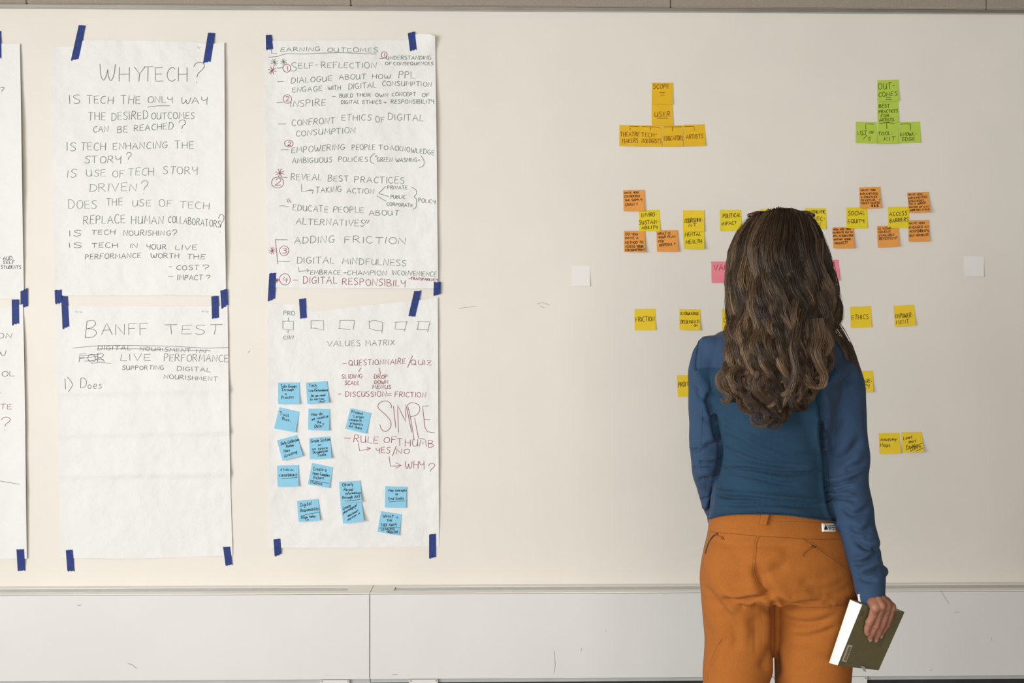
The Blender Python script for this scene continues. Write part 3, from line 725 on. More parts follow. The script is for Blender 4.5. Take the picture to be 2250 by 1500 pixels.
bn([(1392, 903), (1608, 937), (1577, 1153), (1355, 1115)], c_8, .005, 'light blue sticky note reading What is the Take Away, Learning objective',
   T('WHAT is', 1413, 966, 1568, 28, 978) + T('THE', 1452, 1010, 1508, 22) + T('TAKE AWAY', 1390, 1060, 1550, 30, 1056) + Ln((1375, 1078), (1480, 1072), (1585, 1075)) + T('LEARNING', 1398, 1102, 1532, 20, 1094)
   + T('OBJECTIVE', 1455, 1124, 1570, 20) + Ln((1480, 1132), (1568, 1127)))


def wn(quad, crop, lift, m, what, text, ink='ink_black', wd=1.5, g=None, base=0.0):
    return note(quad, crop, base, lift, M[m], what, text, M[ink], wd, g)


G1, G2, G3 = 'amber sticky notes of the SCOPE tree', 'green sticky notes of the OUTCOMES tree', 'yellow sticky notes naming values'
G4, G5 = 'orange sticky notes with questions', 'pink sticky notes beside the hair'
wn([(219, 803), (546, 808), (546, 1140), (216, 1128)], k_a, .003, 'n_amber', 'amber sticky note reading THEATRE MAKERS', Ln((520, 830), (384, 822), (384, 885)) + T('THEATRE', 232, 982, 528, 68, 978) + T('MAKERS', 260, 1088, 505, 68, 1078), 'ink_brown', 1.26, G1)
wn([(546, 810), (878, 812), (873, 1143), (546, 1138)], k_a, .003, 'n_amber', 'amber sticky note reading TECHNOLOGISTS', Ln((565, 827), (845, 840)) + Ln((698, 838), (700, 888)) + T('TECH', 560, 990, 755, 64) + Ln((775, 948), (802, 948)) + T('NOLOGISTS', 567, 1082, 862, 62), 'ink_brown', 1.26, G1)
wn([(881, 815), (1207, 808), (1205, 1140), (886, 1143)], k_a, .003, 'n_amber', 'amber sticky note reading EDUCATORS', Ln((908, 835), (1182, 832)) + Ln((1037, 835), (1037, 898)) + T('EDUCATORS', 908, 1048, 1200, 68, 1036), 'ink_brown', 1.26, G1)
wn([(1212, 800), (1535, 795), (1551, 1124), (1213, 1138)], k_a, .004, 'n_amber', 'amber sticky note reading ARTISTS', Ln((1215, 828), (1368, 825), (1378, 885)) + T('ARTISTS', 1245, 1025, 1510, 64, 1005), 'ink_brown', 1.26, G1)
wn([(715, 482), (1042, 480), (1043, 812), (716, 806)], k_a, .003, 'n_amber', 'amber sticky note reading USER, underlined', T('USER', 762, 680, 1000, 72, 668) + Ln((798, 702), (975, 700)), 'ink_brown', 1.34, G1, .0008)
wn([(718, 153), (1046, 153), (1043, 485), (716, 482)], k_a, .003, 'n_amber', 'amber sticky note reading SCOPE, topmost of its tree', T('SCOPE', 742, 245, 985, 62, 238) + Ln((835, 306), (920, 303)) + Ln((850, 345), (918, 338)), 'ink_brown', 1.34, G1, .0014)
# orange / yellow cluster
wn([(414, 402), (714, 392), (722, 700), (418, 703)], k_b, .003, 'n_lemon', 'yellow sticky note reading ENVIRO-SUSTAINABILITY', T('ENVIRO-', 450, 502, 668, 54, 488) + T('SUSTAIN-', 420, 606, 705, 56, 596) + T('ABILITY', 455, 674, 680, 44, 668), 'ink_dkbrown', 1.34, G3)
wn([(190, 116), (494, 111), (497, 414), (197, 416)], k_b, .004, 'n_orange', 'orange sticky note asking HAVE YOU CONSIDERED THE SUPPLY CHAIN?', T('HAVE YOU', 208, 168, 408, 28, 160) + T('CONSIDERED', 205, 220, 430, 28, 212) + T('THE SUPPLY', 210, 276, 460, 32, 268) + T('CHAIN ?', 220, 342, 395, 36, 335), 'ink_dkbrown', 1.26, G4, .0035)
wn([(202, 697), (500, 697), (511, 1005), (202, 998)], k_b, .006, 'n_orange', 'orange sticky note asking DO YOU HAVE A METHOD TO ASSESS YOUR CONSUMPTION?', T('DO YOU', 225, 762, 400, 34) + T('HAVE A', 220, 816, 408, 32) + T('METHOD TO', 218, 884, 475, 34, 876) + T('ASSESS YOUR', 222, 936, 480, 31) + T('CONSUMPTION?', 222, 988, 500, 30, 982), 'ink_dkbrown', 1.26, G4, .0035)
wn([(667, 690), (968, 688), (983, 995), (675, 995)], k_b, .006, 'n_orange', 'orange sticky note asking WHAT IS YOUR PLAN FOR DISPOSAL?', T('WHAT IS', 685, 752, 865, 35) + T('YOUR PLAN', 690, 804, 938, 30, 794) + T('FOR', 697, 862, 772, 30) + T('DISPOSAL ?', 708, 922, 935, 35, 902), 'ink_dkbrown', 1.26, G4, .0035)
wn([(1046, 654), (1352, 654), (1355, 957), (1057, 955)], k_b, .009, 'n_lemon', 'bright yellow sticky note reading MENTAL HEALTH', T('MENTAL', 1075, 778, 1303, 50, 764) + T('HEALTH', 1092, 882, 1318, 54, 874), 'ink_dkbrown', 1.34, G3)
wn([(1048, 403), (1352, 405), (1352, 706), (1046, 708)], k_b, .004, 'n_yellow', 'yellow sticky note reading NOURISHMENT above MENTAL HEALTH', T('NOURISHME-', 1063, 585, 1332, 62, 570) + T('NT', 1130, 642, 1240, 42, 634), 'ink_dkbrown', 1.34, G3, .0022)
wn([(1574, 395), (1880, 395), (1887, 690), (1577, 700)], k_b, .004, 'n_lemon', 'yellow sticky note reading POLITICAL IMPACT', T('POLITICAL', 1618, 512, 1872, 56, 496) + T('IMPACT', 1603, 622, 1815, 48, 602), 'ink_dkbrown', 1.34, G3)
wn([(1671, 458.5), (1718, 459.5), (1718, 506), (1671, 505)], None, .003, 'n_lemon', 'yellow sticky note peeking out above the person\'s head', [], 'ink_dkbrown', 1.34, G3)
wn([(1453, 1137), (1760, 1137), (1760, 1443), (1457, 1443)], k_b, .003, 'n_pink', 'pink sticky note reading VAL, half hidden by the hair', T('VALU', 1497, 1265, 1745, 72, 1245), 'ink_dkbrown', 1.26, G5)
wn([(250, 1112), (540, 1112), (553, 1410), (265, 1412)], k_c, .005, 'n_pink', 'pink sticky note reading BLE beside the hair', T('BLE', 372, 1204, 490, 46, 1198) + T('S', 435, 1398, 462, 40), 'ink_dkbrown', 1.26, G5)
wn([(57, 370), (360, 372), (360, 673), (60, 672)], k_c, .003, 'n_lemon', 'yellow sticky note reading AUTHENTIC CONNECTION behind the eyeglasses', T('AUTHENTIC', 110, 450, 345, 44, 445) + T('CONNEC-', 60, 552, 342, 58) + T('TION', 90, 634, 285, 58), 'ink_dkbrown', 1.34, G3)
wn([(647, 366), (948, 355), (952, 660), (652, 660)], k_c, .003, 'n_lemon', 'yellow sticky note reading SOCIAL EQUITY', T('SOCIAL', 677, 474, 915, 58, 468) + T('EQUITY', 672, 588, 905, 52, 580), 'ink_dkbrown', 1.34, G3)
wn([(832, 76), (1130, 67), (1148, 370), (848, 380)], k_c, .005, 'n_orange', 'orange sticky note ending in TICKET ACCESS and dollar signs', T('HAVE YOU', 858, 130, 1065, 28, 122) + T('IMPLEMENTED', 850, 182, 1100, 28, 178) + T('A STRATEGY', 860, 230, 1088, 28, 226) + T('TO EXTEND', 855, 274, 1058, 26, 270) + T('?', 1118, 270, 1140, 26) + T('TICKET ACCESS', 855, 314, 1125, 26, 308) + T('$$$', 1000, 358, 1112, 34), 'ink_dkbrown', 1.26, G4, .0035)
wn([(450, 647), (750, 643), (767, 945), (467, 948)], k_c, .006, 'n_orange', 'orange sticky note asking HOW ARE YOU HANDLING CULTURAL KNOWLEDGE WITHIN YOUR PROJECT?', T('HOW ARE YOU', 460, 692, 708, 28, 686) + T('HANDLING CULTU-', 455, 736, 748, 25, 726) + T('RAL KNOWLEDGE', 462, 782, 752, 27, 776) + T('WITHIN YOUR', 470, 834, 712, 25, 828) + T('PROJECT?', 482, 892, 668, 30, 880), 'ink_dkbrown', 1.26, G4, .0035)
wn([(1244, 355), (1545, 350), (1550, 655), (1250, 657)], k_c, .003, 'n_lemon', 'yellow sticky note reading ACCESS BARRIERS', T('ACCESS', 1268, 487, 1518, 58, 472) + T('BARRIERS', 1272, 580, 1535, 55, 562), 'ink_dkbrown', 1.34, G3)
wn([(1522, 150), (1825, 142), (1855, 430), (1550, 442)], k_c, .008, 'n_orange', 'orange sticky note about STRATEGIES TO A WIDER RANGE OF AUDIENCES', T('HAVE YOU', 1532, 194, 1735, 28, 188) + T('IMPLEMENTED', 1535, 248, 1805, 30, 226) + T('STRATEGIES', 1540, 293, 1760, 27, 276) + T('TO A WIDER', 1548, 332, 1790, 27, 308) + T('RANGE OF CAN', 1552, 370, 1832, 25, 362) + T('AUDIENCES ATTEND', 1557, 414, 1840, 25, 403), 'ink_dkbrown', 1.18, G4, .0035)
wn([(1088, 630), (1390, 622), (1408, 920), (1103, 937)], k_c, .005, 'n_orange', 'orange sticky note asking IS YOUR CONTENT AVAILABLE REMOTELY?', T('IS YOUR', 1110, 686, 1290, 30, 670) + T('CONTENT', 1113, 730, 1283, 28, 720) + T('AVAILABLE', 1110, 782, 1335, 32, 768) + T('REMOTELY?', 1117, 830, 1378, 34, 816), 'ink_dkbrown', 1.26, G4, .0035)
wn([(1540, 548), (1830, 542), (1845, 847), (1543, 852)], k_c, .004, 'n_orange', 'orange sticky note asking HAVE YOU ENGAGED AN ACCESSIBILITY SELF-ADVOCATE', T('HAVE YOU', 1545, 607, 1768, 30, 598) + T('ENGAGED AN', 1545, 667, 1825, 32, 650) + T('ACCESSIBILITY,', 1555, 720, 1835, 32, 710) + T('SELF-ADVOCATE', 1552, 782, 1828, 30, 766), 'ink_dkbrown', 1.26, G4, .0035)
# green tree
wn([(337, 893), (722, 903), (722, 1290), (333, 1283)], k_d, .003, 'n_green', 'green sticky note reading LIST OF ?S', Ln((665, 938), (518, 932), (520, 1035)) + T('LIST', 362, 1130, 535, 62, 1116) + T('OF', 590, 1110, 672, 40) + T('?', 447, 1255, 535, 118) + T('S', 560, 1242, 605, 60), 'ink_dkbrown', 1.22, G2)
wn([(1125, 900), (1513, 893), (1525, 1278), (1130, 1285)], k_d, .003, 'n_green', 'green sticky note reading KNOWLEDGE', Sm((1150, 943), (1250, 932), (1338, 938)) + Ln((1338, 938), (1337, 1050)) + T('KNOWL-', 1155, 1162, 1450, 62, 1140) + T('EDGE', 1183, 1248, 1420, 58, 1236), 'ink_dkbrown', 1.22, G2)
wn([(735, 905), (1115, 905), (1120, 1295), (733, 1300)], k_d, .004, 'n_green', 'green sticky note reading TOOLKIT', Sm((760, 935), (900, 910), (1050, 930)) + Ln((900, 912), (907, 1028)) + T('TOOL-', 740, 1146, 1015, 58, 1130) + T('KIT', 850, 1242, 1060, 66, 1236), 'ink_dkbrown', 1.22, G2, .0006)
wn([(735, 522), (1115, 515), (1118, 905), (735, 900)], k_d, .003, 'n_green', 'green sticky note reading BEST PRACTICES FOR ARTISTS', T('BEST', 762, 636, 955, 62) + T('PRACTICES', 760, 738, 1105, 54, 722) + T('FOR', 795, 812, 945, 46, 805) + T('ARTISTS', 768, 890, 1032, 48, 880), 'ink_dkbrown', 1.22, G2, .0012)
wn([(733, 135), (1112, 122), (1125, 515), (733, 520)], k_d, .004, 'n_green', 'green sticky note reading OUTCOMES', T('OUT', 750, 302, 985, 112, 290) + Ln((1010, 238), (1050, 228)) + T('COMES', 755, 442, 1095, 82, 412) + Ln((880, 445), (980, 455)) + Ln((882, 487), (998, 487)), 'ink_dkbrown', 1.26, G2, .0018)
# lower yellow notes
wn([(204, 172), (480, 168), (487, 448), (206, 452)], k_e, .003, 'n_yellow', 'yellow sticky note reading FRICTION', T('FRICTION', 220, 340, 470, 58, 328), 'ink_dkbrown', 1.26, G3)
wn([(795, 172), (1075, 178), (1072, 452), (797, 447)], k_e, .006, 'n_yellow', 'yellow sticky note reading KNOWLEDGE DISSEMINATION', T('KNOWLEDGE', 815, 250, 1052, 38) + T('DISSEMINATI', 815, 364, 1055, 42, 358) + T('- ON', 950, 402, 1040, 26), 'ink_dkbrown', 1.26, G3)
wn([(1357, 175), (1637, 175), (1637, 452), (1360, 455)], k_e, .003, 'n_yellow', 'yellow sticky note starting with DI above the left shoulder', T('DIV', 1382, 346, 1500, 54, 340), 'ink_dkbrown', 1.26, G3)
wn([(1762, 682), (1809, 682), (1809, 730), (1762, 730)], None, .003, 'n_yellow', 'yellow sticky note almost wholly hidden behind the hair, above the right shoulder', [], 'ink_dkbrown', 1.26, G3)
wn([(762, 1046), (1042, 1042), (1045, 1322), (773, 1327)], k_e, .003, 'n_yellow', 'yellow sticky note reading PROFIT beside the left sleeve', T('PROFIT', 782, 1202, 940, 60, 1184), 'ink_dkbrown', 1.26, G3)
wn([(194, 96), (380, 89), (387, 277), (200, 284)], k_f, .003, 'n_yellow', 'yellow sticky note reading ETHICS', T('ETHICS', 207, 212, 358, 40, 203), 'ink_dkbrown', 1.18, G3)
wn([(580, 88), (765, 77), (778, 262), (595, 274)], k_f, .006, 'n_yellow', 'yellow sticky note reading EMPOWERMENT', T('EMPOWER-', 595, 200, 752, 38, 188) + T('MENT', 605, 252, 718, 36, 246), 'ink_dkbrown', 1.18, G3)
wn([(212, 668), (398, 665), (402, 855), (215, 858)], k_f, .006, 'n_yellow', 'yellow sticky note ending in PARE- beside the right sleeve', T('SPARE-', 285, 782, 388, 32, 772) + T('NCY', 300, 826, 365, 34, 822), 'ink_dkbrown', 1.18, G3)
wn([(447, 1222), (632, 1218), (645, 1402), (458, 1407)], k_f, .006, 'n_yellow', 'yellow sticky note reading Anatomy Maps', T('Anatomy', 463, 1292, 607, 30, 1288) + T('Maps', 463, 1342, 550, 30), 'ink_black', 1.18, G3)
wn([(648, 1215), (832, 1209), (850, 1390), (663, 1395)], k_f, .011, 'n_yellow', 'yellow sticky note reading Laws that Exist COPPA', T('Laws', 668, 1284, 745, 28, 1264) + T('that', 715, 1314, 778, 24, 1300) + T('Exist', 693, 1358, 773, 26, 1338) + Ln((690, 1372), (760, 1340), (838, 1308)) + T('COPPA', 730, 1384, 825, 28, 1350) + Ln((783, 1382), (845, 1353)), 'ink_black', 1.18, G3)

# small white cards (their printed codes are left out)
for q, lb in (([(1256.5, 583), (1296.5, 584), (1296.5, 628.5), (1256, 628)], 'small blank white paper card between the flip charts and the notes'),
              ([(2117, 563), (2162, 564), (2162, 607.5), (2119, 607)], 'small blank white paper card at the far right of the wall')):
    o = note(q, None, 0.0, .003, M['card'], lb, None, None, 1, None)
    o.name = 'paper_card'; o['category'] = 'paper card'


# ------------------------------------------------------------------ blue painter's tape
def tape(quad, crop, off, label):
    q = X(crop, [quad])[0] if crop else quad
    a, b, c, d = [np.array(p, float) for p in q]
    n, k = 7, 6
    V, Fc = [], []
    rs = random.Random(int(a[0] * 7 + a[1]))
    je = [rs.uniform(-1.3, 1.3) for _ in range(2 * (n + 1))]
    L = np.hypot(*(d - a))
    ax = (d - a) / L
    for j in range(k + 1):
        for i in range(n + 1):
            u, v = i / n, j / k
            p = (a * (1 - u) + b * u) * (1 - v) + (d * (1 - u) + c * u) * v
            if j == 0: p = p + ax * je[i] * .6
            if j == k: p = p + ax * (je[n + 1 + i] * .6 + (1.6 if i % 3 == 1 else 0))
            V.append(pt(p[0], p[1], -(off(p[0], p[1]) + .0014)))
    for j in range(k):
        for i in range(n):
            t = j * (n + 1) + i
            Fc.append((t, t + n + 1, t + n + 2, t + 1))
    o = mesh('tape_strip', V, Fc, M['tape'])
    md = o.modifiers.new('thickness', 'SOLIDIFY'); md.thickness = 0.0003; md.offset = -1
    tag(o, label, 'tape', 'blue tape strips holding the sheets')


def hug(*sheets):
    """tape follows the sheet it covers and comes down to the wall outside it"""
    def f(x, y):
        r = 0.0015
        for s in sheets:
            xl = interp([(p[1], p[0]) for p in s.left], y); xr = interp([(p[1], p[0]) for p in s.right], y)
            yt = interp(s.top, x); yb = interp(s.bottom, x)
            d = min(x - xl, xr - x, y - yt, yb - y)
            if d > -26:
                r = max(r, s.relief(x, y) * min(1, 1 + min(d, 0) / 26) + 0.0002)
        return r
    return f


tape([(683, 216), (741, 222), (680, 508), (615, 520)], c_1, hug(sh1), 'long slanting blue tape strip on the top left corner of the WHY TECH sheet')
tape([(1804, 283), (1865, 286), (1826, 530), (1761, 545)], c_1, hug(sh1), 'slanting blue tape strip on the top right corner of the WHY TECH sheet')
tape([(-50, 272), (8, 270), (11, 503), (-48, 500)], c_1, hug(sh0), 'sliver of blue tape at the upper left frame edge')
tape([(473, 1175), (535, 1168), (535, 1280), (478, 1290)], c_2, hug(sh1), 'short blue tape strip on the bottom left corner of the WHY TECH sheet')
tape([(530, 40), (585, 40), (600, 300), (542, 325)], c_3, hug(sh2), 'long blue tape strip on the top left corner of the BANFF TEST sheet')
tape([(1832, 42), (1894, 40), (1898, 225), (1838, 235)], c_3, hug(sh2), 'blue tape strip on the top right corner of the BANFF TEST sheet')
tape([(1910, 1178), (1970, 1160), (1978, 1297), (1920, 1333)], c_2, hug(sh1, sh2), 'blue tape strip on the bottom right corner of the WHY TECH sheet')
tape([(177, 1185), (238, 1152), (240, 1308), (178, 1332)], c_2, hug(sh0), 'blue tape strip on the bottom corner of the cut off upper sheet')
tape([(101, 1255), (162, 1255), (165, 1457), (104, 1475)], c_2, hug(sh0b), 'blue tape strip on the top corner of the cut off lower sheet')
tape([(100, 685), (145, 682), (153, 812), (108, 815)], c_4, hug(sh0b), 'blue tape strip on the bottom corner of the cut off lower sheet')
tape([(401, 690), (443, 687), (453, 815), (411, 815)], c_4, hug(sh2), 'blue tape strip on the bottom left corner of the BANFF TEST sheet')
tape([(1361, 670), (1403, 668), (1418, 775), (1376, 782)], c_4, hug(sh2), 'blue tape strip on the bottom right corner of the BANFF TEST sheet')
tape([(206, 127), (264, 124), (281, 268), (208, 273)], c_5, hug(sh3), 'blue tape strip on the top left corner of the LEARNING OUTCOMES sheet')
tape([(1668, 107), (1740, 90), (1760, 273), (1691, 288)], c_5, hug(sh3), 'blue tape strip beside the curled top right corner of the LEARNING OUTCOMES sheet')
tape([(242, 1175), (312, 1168), (300, 1428), (226, 1462)], c_6, hug(sh3), 'long blue tape strip on the bottom left corner of the LEARNING OUTCOMES sheet')
tape([(1937, 1265), (2008, 1262), (2005, 1385), (1933, 1402)], c_6, hug(sh3), 'short blue tape strip on the bottom right corner of the LEARNING OUTCOMES sheet')
tape([(548, 80), (618, 70), (628, 268), (560, 280)], c_7, hug(sh4), 'blue tape strip at the top of the VALUES MATRIX sheet, right of PRO')
tape([(1735, -5), (1808, -8), (1745, 258), (1675, 250)], c_7, hug(sh4), 'slanting blue tape strip at the top right of the VALUES MATRIX sheet')
tape([(285, 1195), (355, 1183), (366, 1340), (297, 1368)], c_8, hug(sh4), 'blue tape strip on the bottom left corner of the VALUES MATRIX sheet')
tape([(1888, 1145), (1958, 1133), (1958, 1370), (1888, 1388)], c_8, hug(sh4), 'blue tape strip on the bottom right corner of the VALUES MATRIX sheet')

# ================================================================== the person
Y0 = -1.33                                   # depth of the body's axis


def ring_section(py, xl, xr, yc, hd, back=1.0, n=48, p=2.3):
    """superellipse section whose left/right edges are seen at pixels xl, xr; hd = half depth"""
    a = np.arange(n) * 2 * math.pi / n
    c, s_ = np.cos(a), np.sin(a)
    cx = np.sign(c) * np.abs(c) ** (2 / p)
    sy = np.sign(s_) * np.abs(s_) ** (2 / p)
    L = np.array(pt(xl, py, Y0 + yc)); R = np.array(pt(xr, py, Y0 + yc))
    C, hw = (L + R) / 2, (R[0] - L[0]) / 2
    P = np.stack([C[0] + hw * cx, C[1] + hd * sy, np.full(n, C[2])], 1)
    return P


def loft(rings, cap=True):
    n = len(rings[0]); V = np.concatenate(rings); Fc = []
    for j in range(len(rings) - 1):
        for i in range(n):
            Fc.append((j * n + i, j * n + (i + 1) % n, (j + 1) * n + (i + 1) % n, (j + 1) * n + i))
    if cap:
        Fc.append(tuple(range(n))[::-1]); Fc.append(tuple((len(rings) - 1) * n + i for i in range(n)))
    return V, Fc


def spline_rows(rows, k=4):
    """densify section rows (first column monotone) with a smooth spline"""
    out = smooth([np.array(r, float) for r in rows], k)
    return [tuple(r) for r in out]


def tube(pts, rad, n=14, flat=1.0, capend=True):
    """tube along 3-d points with a radius per point, rounded ends"""
    P = [np.array(p, float) for p in pts]
    R = list(rad)
    if capend:
        d0 = P[0] - P[1]; d0 /= np.linalg.norm(d0)
        d1 = P[-1] - P[-2]; d1 /= np.linalg.norm(d1)
        r0, r1 = R[0], R[-1]
        P = [P[0] + d0 * r0 * .95, P[0] + d0 * r0 * .75, P[0] + d0 * r0 * .4] + P + [P[-1] + d1 * r1 * .4, P[-1] + d1 * r1 * .75, P[-1] + d1 * r1 * .95]
        R = [r0 * .3, r0 * .66, r0 * .92] + R + [r1 * .92, r1 * .66, r1 * .3]
    P = np.array(P); D = np.gradient(P, axis=0)
    D /= np.maximum(np.linalg.norm(D, axis=1), 1e-9)[:, None]
    up = np.array([0, 1, 0.0]); rings = []
    if abs(D[0] @ up) > .9: up = np.array([1.0, 0, 0])
    x = np.cross(D[0], up); x /= np.linalg.norm(x)
    a = np.arange(n) * 2 * math.pi / n
    for p, d, r in zip(P, D, R):
        x = x - d * (x @ d); x /= np.linalg.norm(x); y = np.cross(d, x)
        rings.append(p + r * (np.cos(a)[:, None] * x + flat * np.sin(a)[:, None] * y))
    return loft(rings)


def ball(c, r, s=(1, 1, 1), n=16):
    rings = []
    for j in range(1, n):
        t = math.pi * j / n
        a = np.arange(2 * n) * math.pi / n
        rings.append(np.stack([c[0] + r * s[0] * math.sin(t) * np.cos(a), c[1] + r * s[1] * math.sin(t) * np.sin(a), np.full(2 * n, c[2] + r * s[2] * math.cos(t))], 1))
    return loft(rings)


def fuse(parts, voxel, it=6, name='fused'):
    V, Fc = [], []
    o = 0
    for (v, f) in parts:
        V.append(v); Fc += [tuple(i + o for i in q) for q in f]; o += len(v)
    me = bpy.data.meshes.new(name)
    me.from_pydata([tuple(v) for v in np.concatenate(V)], [], Fc)
    bm = bmesh.new(); bm.from_mesh(me); bmesh.ops.recalc_face_normals(bm, faces=bm.faces); bm.to_mesh(me); bm.free()
    ob = bpy.data.objects.new(name, me); COL.objects.link(ob)
    r = ob.modifiers.new('r', 'REMESH'); r.mode = 'VOXEL'; r.voxel_size = voxel
    if it:
        s_ = ob.modifiers.new('s', 'SMOOTH'); s_.factor = .6; s_.iterations = it
    dg = bpy.context.evaluated_depsgraph_get()
    m2 = bpy.data.meshes.new_from_object(ob.evaluated_get(dg))
    bpy.data.objects.remove(ob); bpy.data.meshes.remove(me)
    return m2


def get(me):
    V = np.empty(len(me.vertices) * 3); me.vertices.foreach_get('co', V)
    N = np.empty(len(me.vertices) * 3); me.vertices.foreach_get('normal', N)
    return V.reshape(-1, 3), N.reshape(-1, 3)


def put(me, V):
    me.vertices.foreach_set('co', V.ravel()); me.update()


def folds(me, crop, items, front=True, gain=1.0, wk=1.0):
    """press creases (depth > 0) or raise ridges (depth < 0) along polylines; width in photo pixels, tapering to both ends"""
    V, N = get(me)
    Q = proj(V)
    D = np.zeros(len(V))
    for it in items:
        pl, depth, wd = it[0], it[1], it[2] * wk
        P = np.array(smooth(X(crop, [pl])[0], 4))
        lo, hi = P.min(0) - wd * 3, P.max(0) + wd * 3
        sel = np.where((Q[:, 0] > lo[0]) & (Q[:, 0] < hi[0]) & (Q[:, 1] > lo[1]) & (Q[:, 1] < hi[1]))[0]
        if not len(sel): continue
        q = Q[sel]
        best = np.full(len(sel), 1e9); par = np.zeros(len(sel)); side = np.zeros(len(sel))
        n = len(P) - 1
        for k in range(n):
            a, b = P[k], P[k + 1]; ab = b - a; l2 = max(ab @ ab, 1e-9)
            t = np.clip(((q - a) @ ab) / l2, 0, 1)
            e = q - (a + t[:, None] * ab)
            d = np.hypot(e[:, 0], e[:, 1])
            m = d < best
            best[m] = d[m]; par[m] = (k + t[m]) / n
            side[m] = np.sign(ab[0] * e[m, 1] - ab[1] * e[m, 0])
        tap = np.clip(np.sin(np.pi * np.clip(par, .0, 1)) * 1.6, 0, 1) if (len(it) < 4 or it[3] == 'taper') else np.ones(len(par))
        x = best / wd
        if len(it) > 3:
            prof = np.exp(-x * x * 1.2) - 0.2 * np.exp(-((x - 1.9) ** 2) * .8)       # groove between two soft shoulders
        else:
            sg = np.where(side < 0, -x, x)
            prof = np.exp(-sg * sg * 1.2) - 0.55 * np.exp(-((sg + 2.0) ** 2) * .55)  # tuck of cloth: a soft roll above, a crease below
        D[sel] += depth * prof * tap
    w_ = np.clip(-N[:, 1] * 2.2 + .35, 0, 1) if front else np.ones(len(V))
    V2 = V - N * (D * w_ * gain)[:, None]
    put(me, V2)
    bm = bmesh.new(); bm.from_mesh(me)
    for _ in range(1): bmesh.ops.smooth_vert(bm, verts=bm.verts, factor=.4, use_axis_x=True, use_axis_y=True, use_axis_z=True)
    bm.to_mesh(me); bm.free(); me.update()


def soften(me, amp, scale, seed):
    V, N = get(me)
    a = V * scale
    s_ = (np.sin(a[:, 0] * 1.3 + 2.1 * np.sin(a[:, 2] * .9 + seed) + seed) + np.sin(a[:, 2] * 1.7 + 1.7 * np.sin(a[:, 0] * 1.1 + a[:, 1]) + 2 * seed)
          + .6 * np.sin(a[:, 2] * 3.1 + a[:, 0] * 2.3 + seed * 3 + 1.3 * np.sin(a[:, 1] * 2)))
    put(me, V + N * (amp * s_ / 2)[:, None])


def bvh_of(*mes):
    V, P = [], []
    o = 0
    for me in mes:
        V += [v.co.copy() for v in me.vertices]
        P += [tuple(i + o for i in p.vertices) for p in me.polygons]; o = len(V)
    return BVHTree.FromPolygons(V, P)


CAM = Vector((0, -CD, CZ))


def onto(bv, px, py, lift=0.0):
    d = (Vector(pt(px, py, Y0)) - CAM).normalized()
    h, n, i, dist = bv.ray_cast(CAM, d)
    if h is None: return None
    return h + n * lift


def cord(name, bv, crop, pl, r, m, parent, lift=0.0, sub=6):
    pts = []
    P = X(crop, [pl])[0]
    P = smooth(P, sub) if len(P) > 2 else [np.array(P[0]) + (np.array(P[1]) - np.array(P[0])) * t for t in np.linspace(0, 1, 8)]
    for p in P:
        h = onto(bv, p[0], p[1], lift)
        if h is not None: pts.append(np.array(h))
    # drop points that jump off the surface
    keep = [pts[0]] if pts else []
    for p in pts[1:]:
        if np.linalg.norm(p - keep[-1]) < .05: keep.append(p)
    if len(keep) < 3: return None
    V, Fc = tube(keep, [r] * len(keep), 6)
    return mesh(name, V, Fc, m, parent, True)


def patch(name, bv, crop, quad, m, parent, lift=0.001, n=8, k=6, thick=.0008):
    a, b, c, d = [np.array(p, float) for p in (X(crop, [quad])[0] if crop else quad)]
    V, Fc = [], []
    last = None
    for j in range(k + 1):
        for i in range(n + 1):
            u, v = i / n, j / k
            p = (a * (1 - u) + b * u) * (1 - v) + (d * (1 - u) + c * u) * v
            h = onto(bv, p[0], p[1], lift)
            if h is None: h = last
            V.append(tuple(h)); last = h
    for j in range(k):
        for i in range(n):
            t = j * (n + 1) + i
            Fc.append((t, t + n + 1, t + n + 2, t + 1))
    o = mesh(name, V, Fc, m, parent, True)
    md = o.modifiers.new('thickness', 'SOLIDIFY'); md.thickness = thick; md.offset = 1
    return o


person = empty('person', (pt(1700, 1400, Y0)[0], Y0, 0.0))
tag(person, 'person seen from behind, long wavy brown hair, blue top, ochre trousers, holding a book', 'person')

# ---- shirt -------------------------------------------------------
PP = lambda px, py, dy=0.0: np.array(pt(px, py, Y0 + dy))
tor = [(712, 1652, 1778, .01, .05), (722, 1612, 1810, .01, .062), (731, 1580, 1834, .005, .072), (745, 1562, 1848, .0, .085), (770, 1556, 1854, -.004, .10), (820, 1560, 1852, -.008, .115),
       (870, 1566, 1834, -.01, .12), (930, 1573, 1815, -.008, .117), (1000, 1580, 1811, -.002, .105), (1040, 1577, 1813, .0, .102), (1090, 1567, 1822, -.004, .110),
       (1120, 1562, 1830, -.008, .118), (1148, 1558, 1836, -.010, .124)]
rings = [ring_section(*r[:3], r[3], r[4]) for r in spline_rows(tor, 4)]
torso = loft(rings)
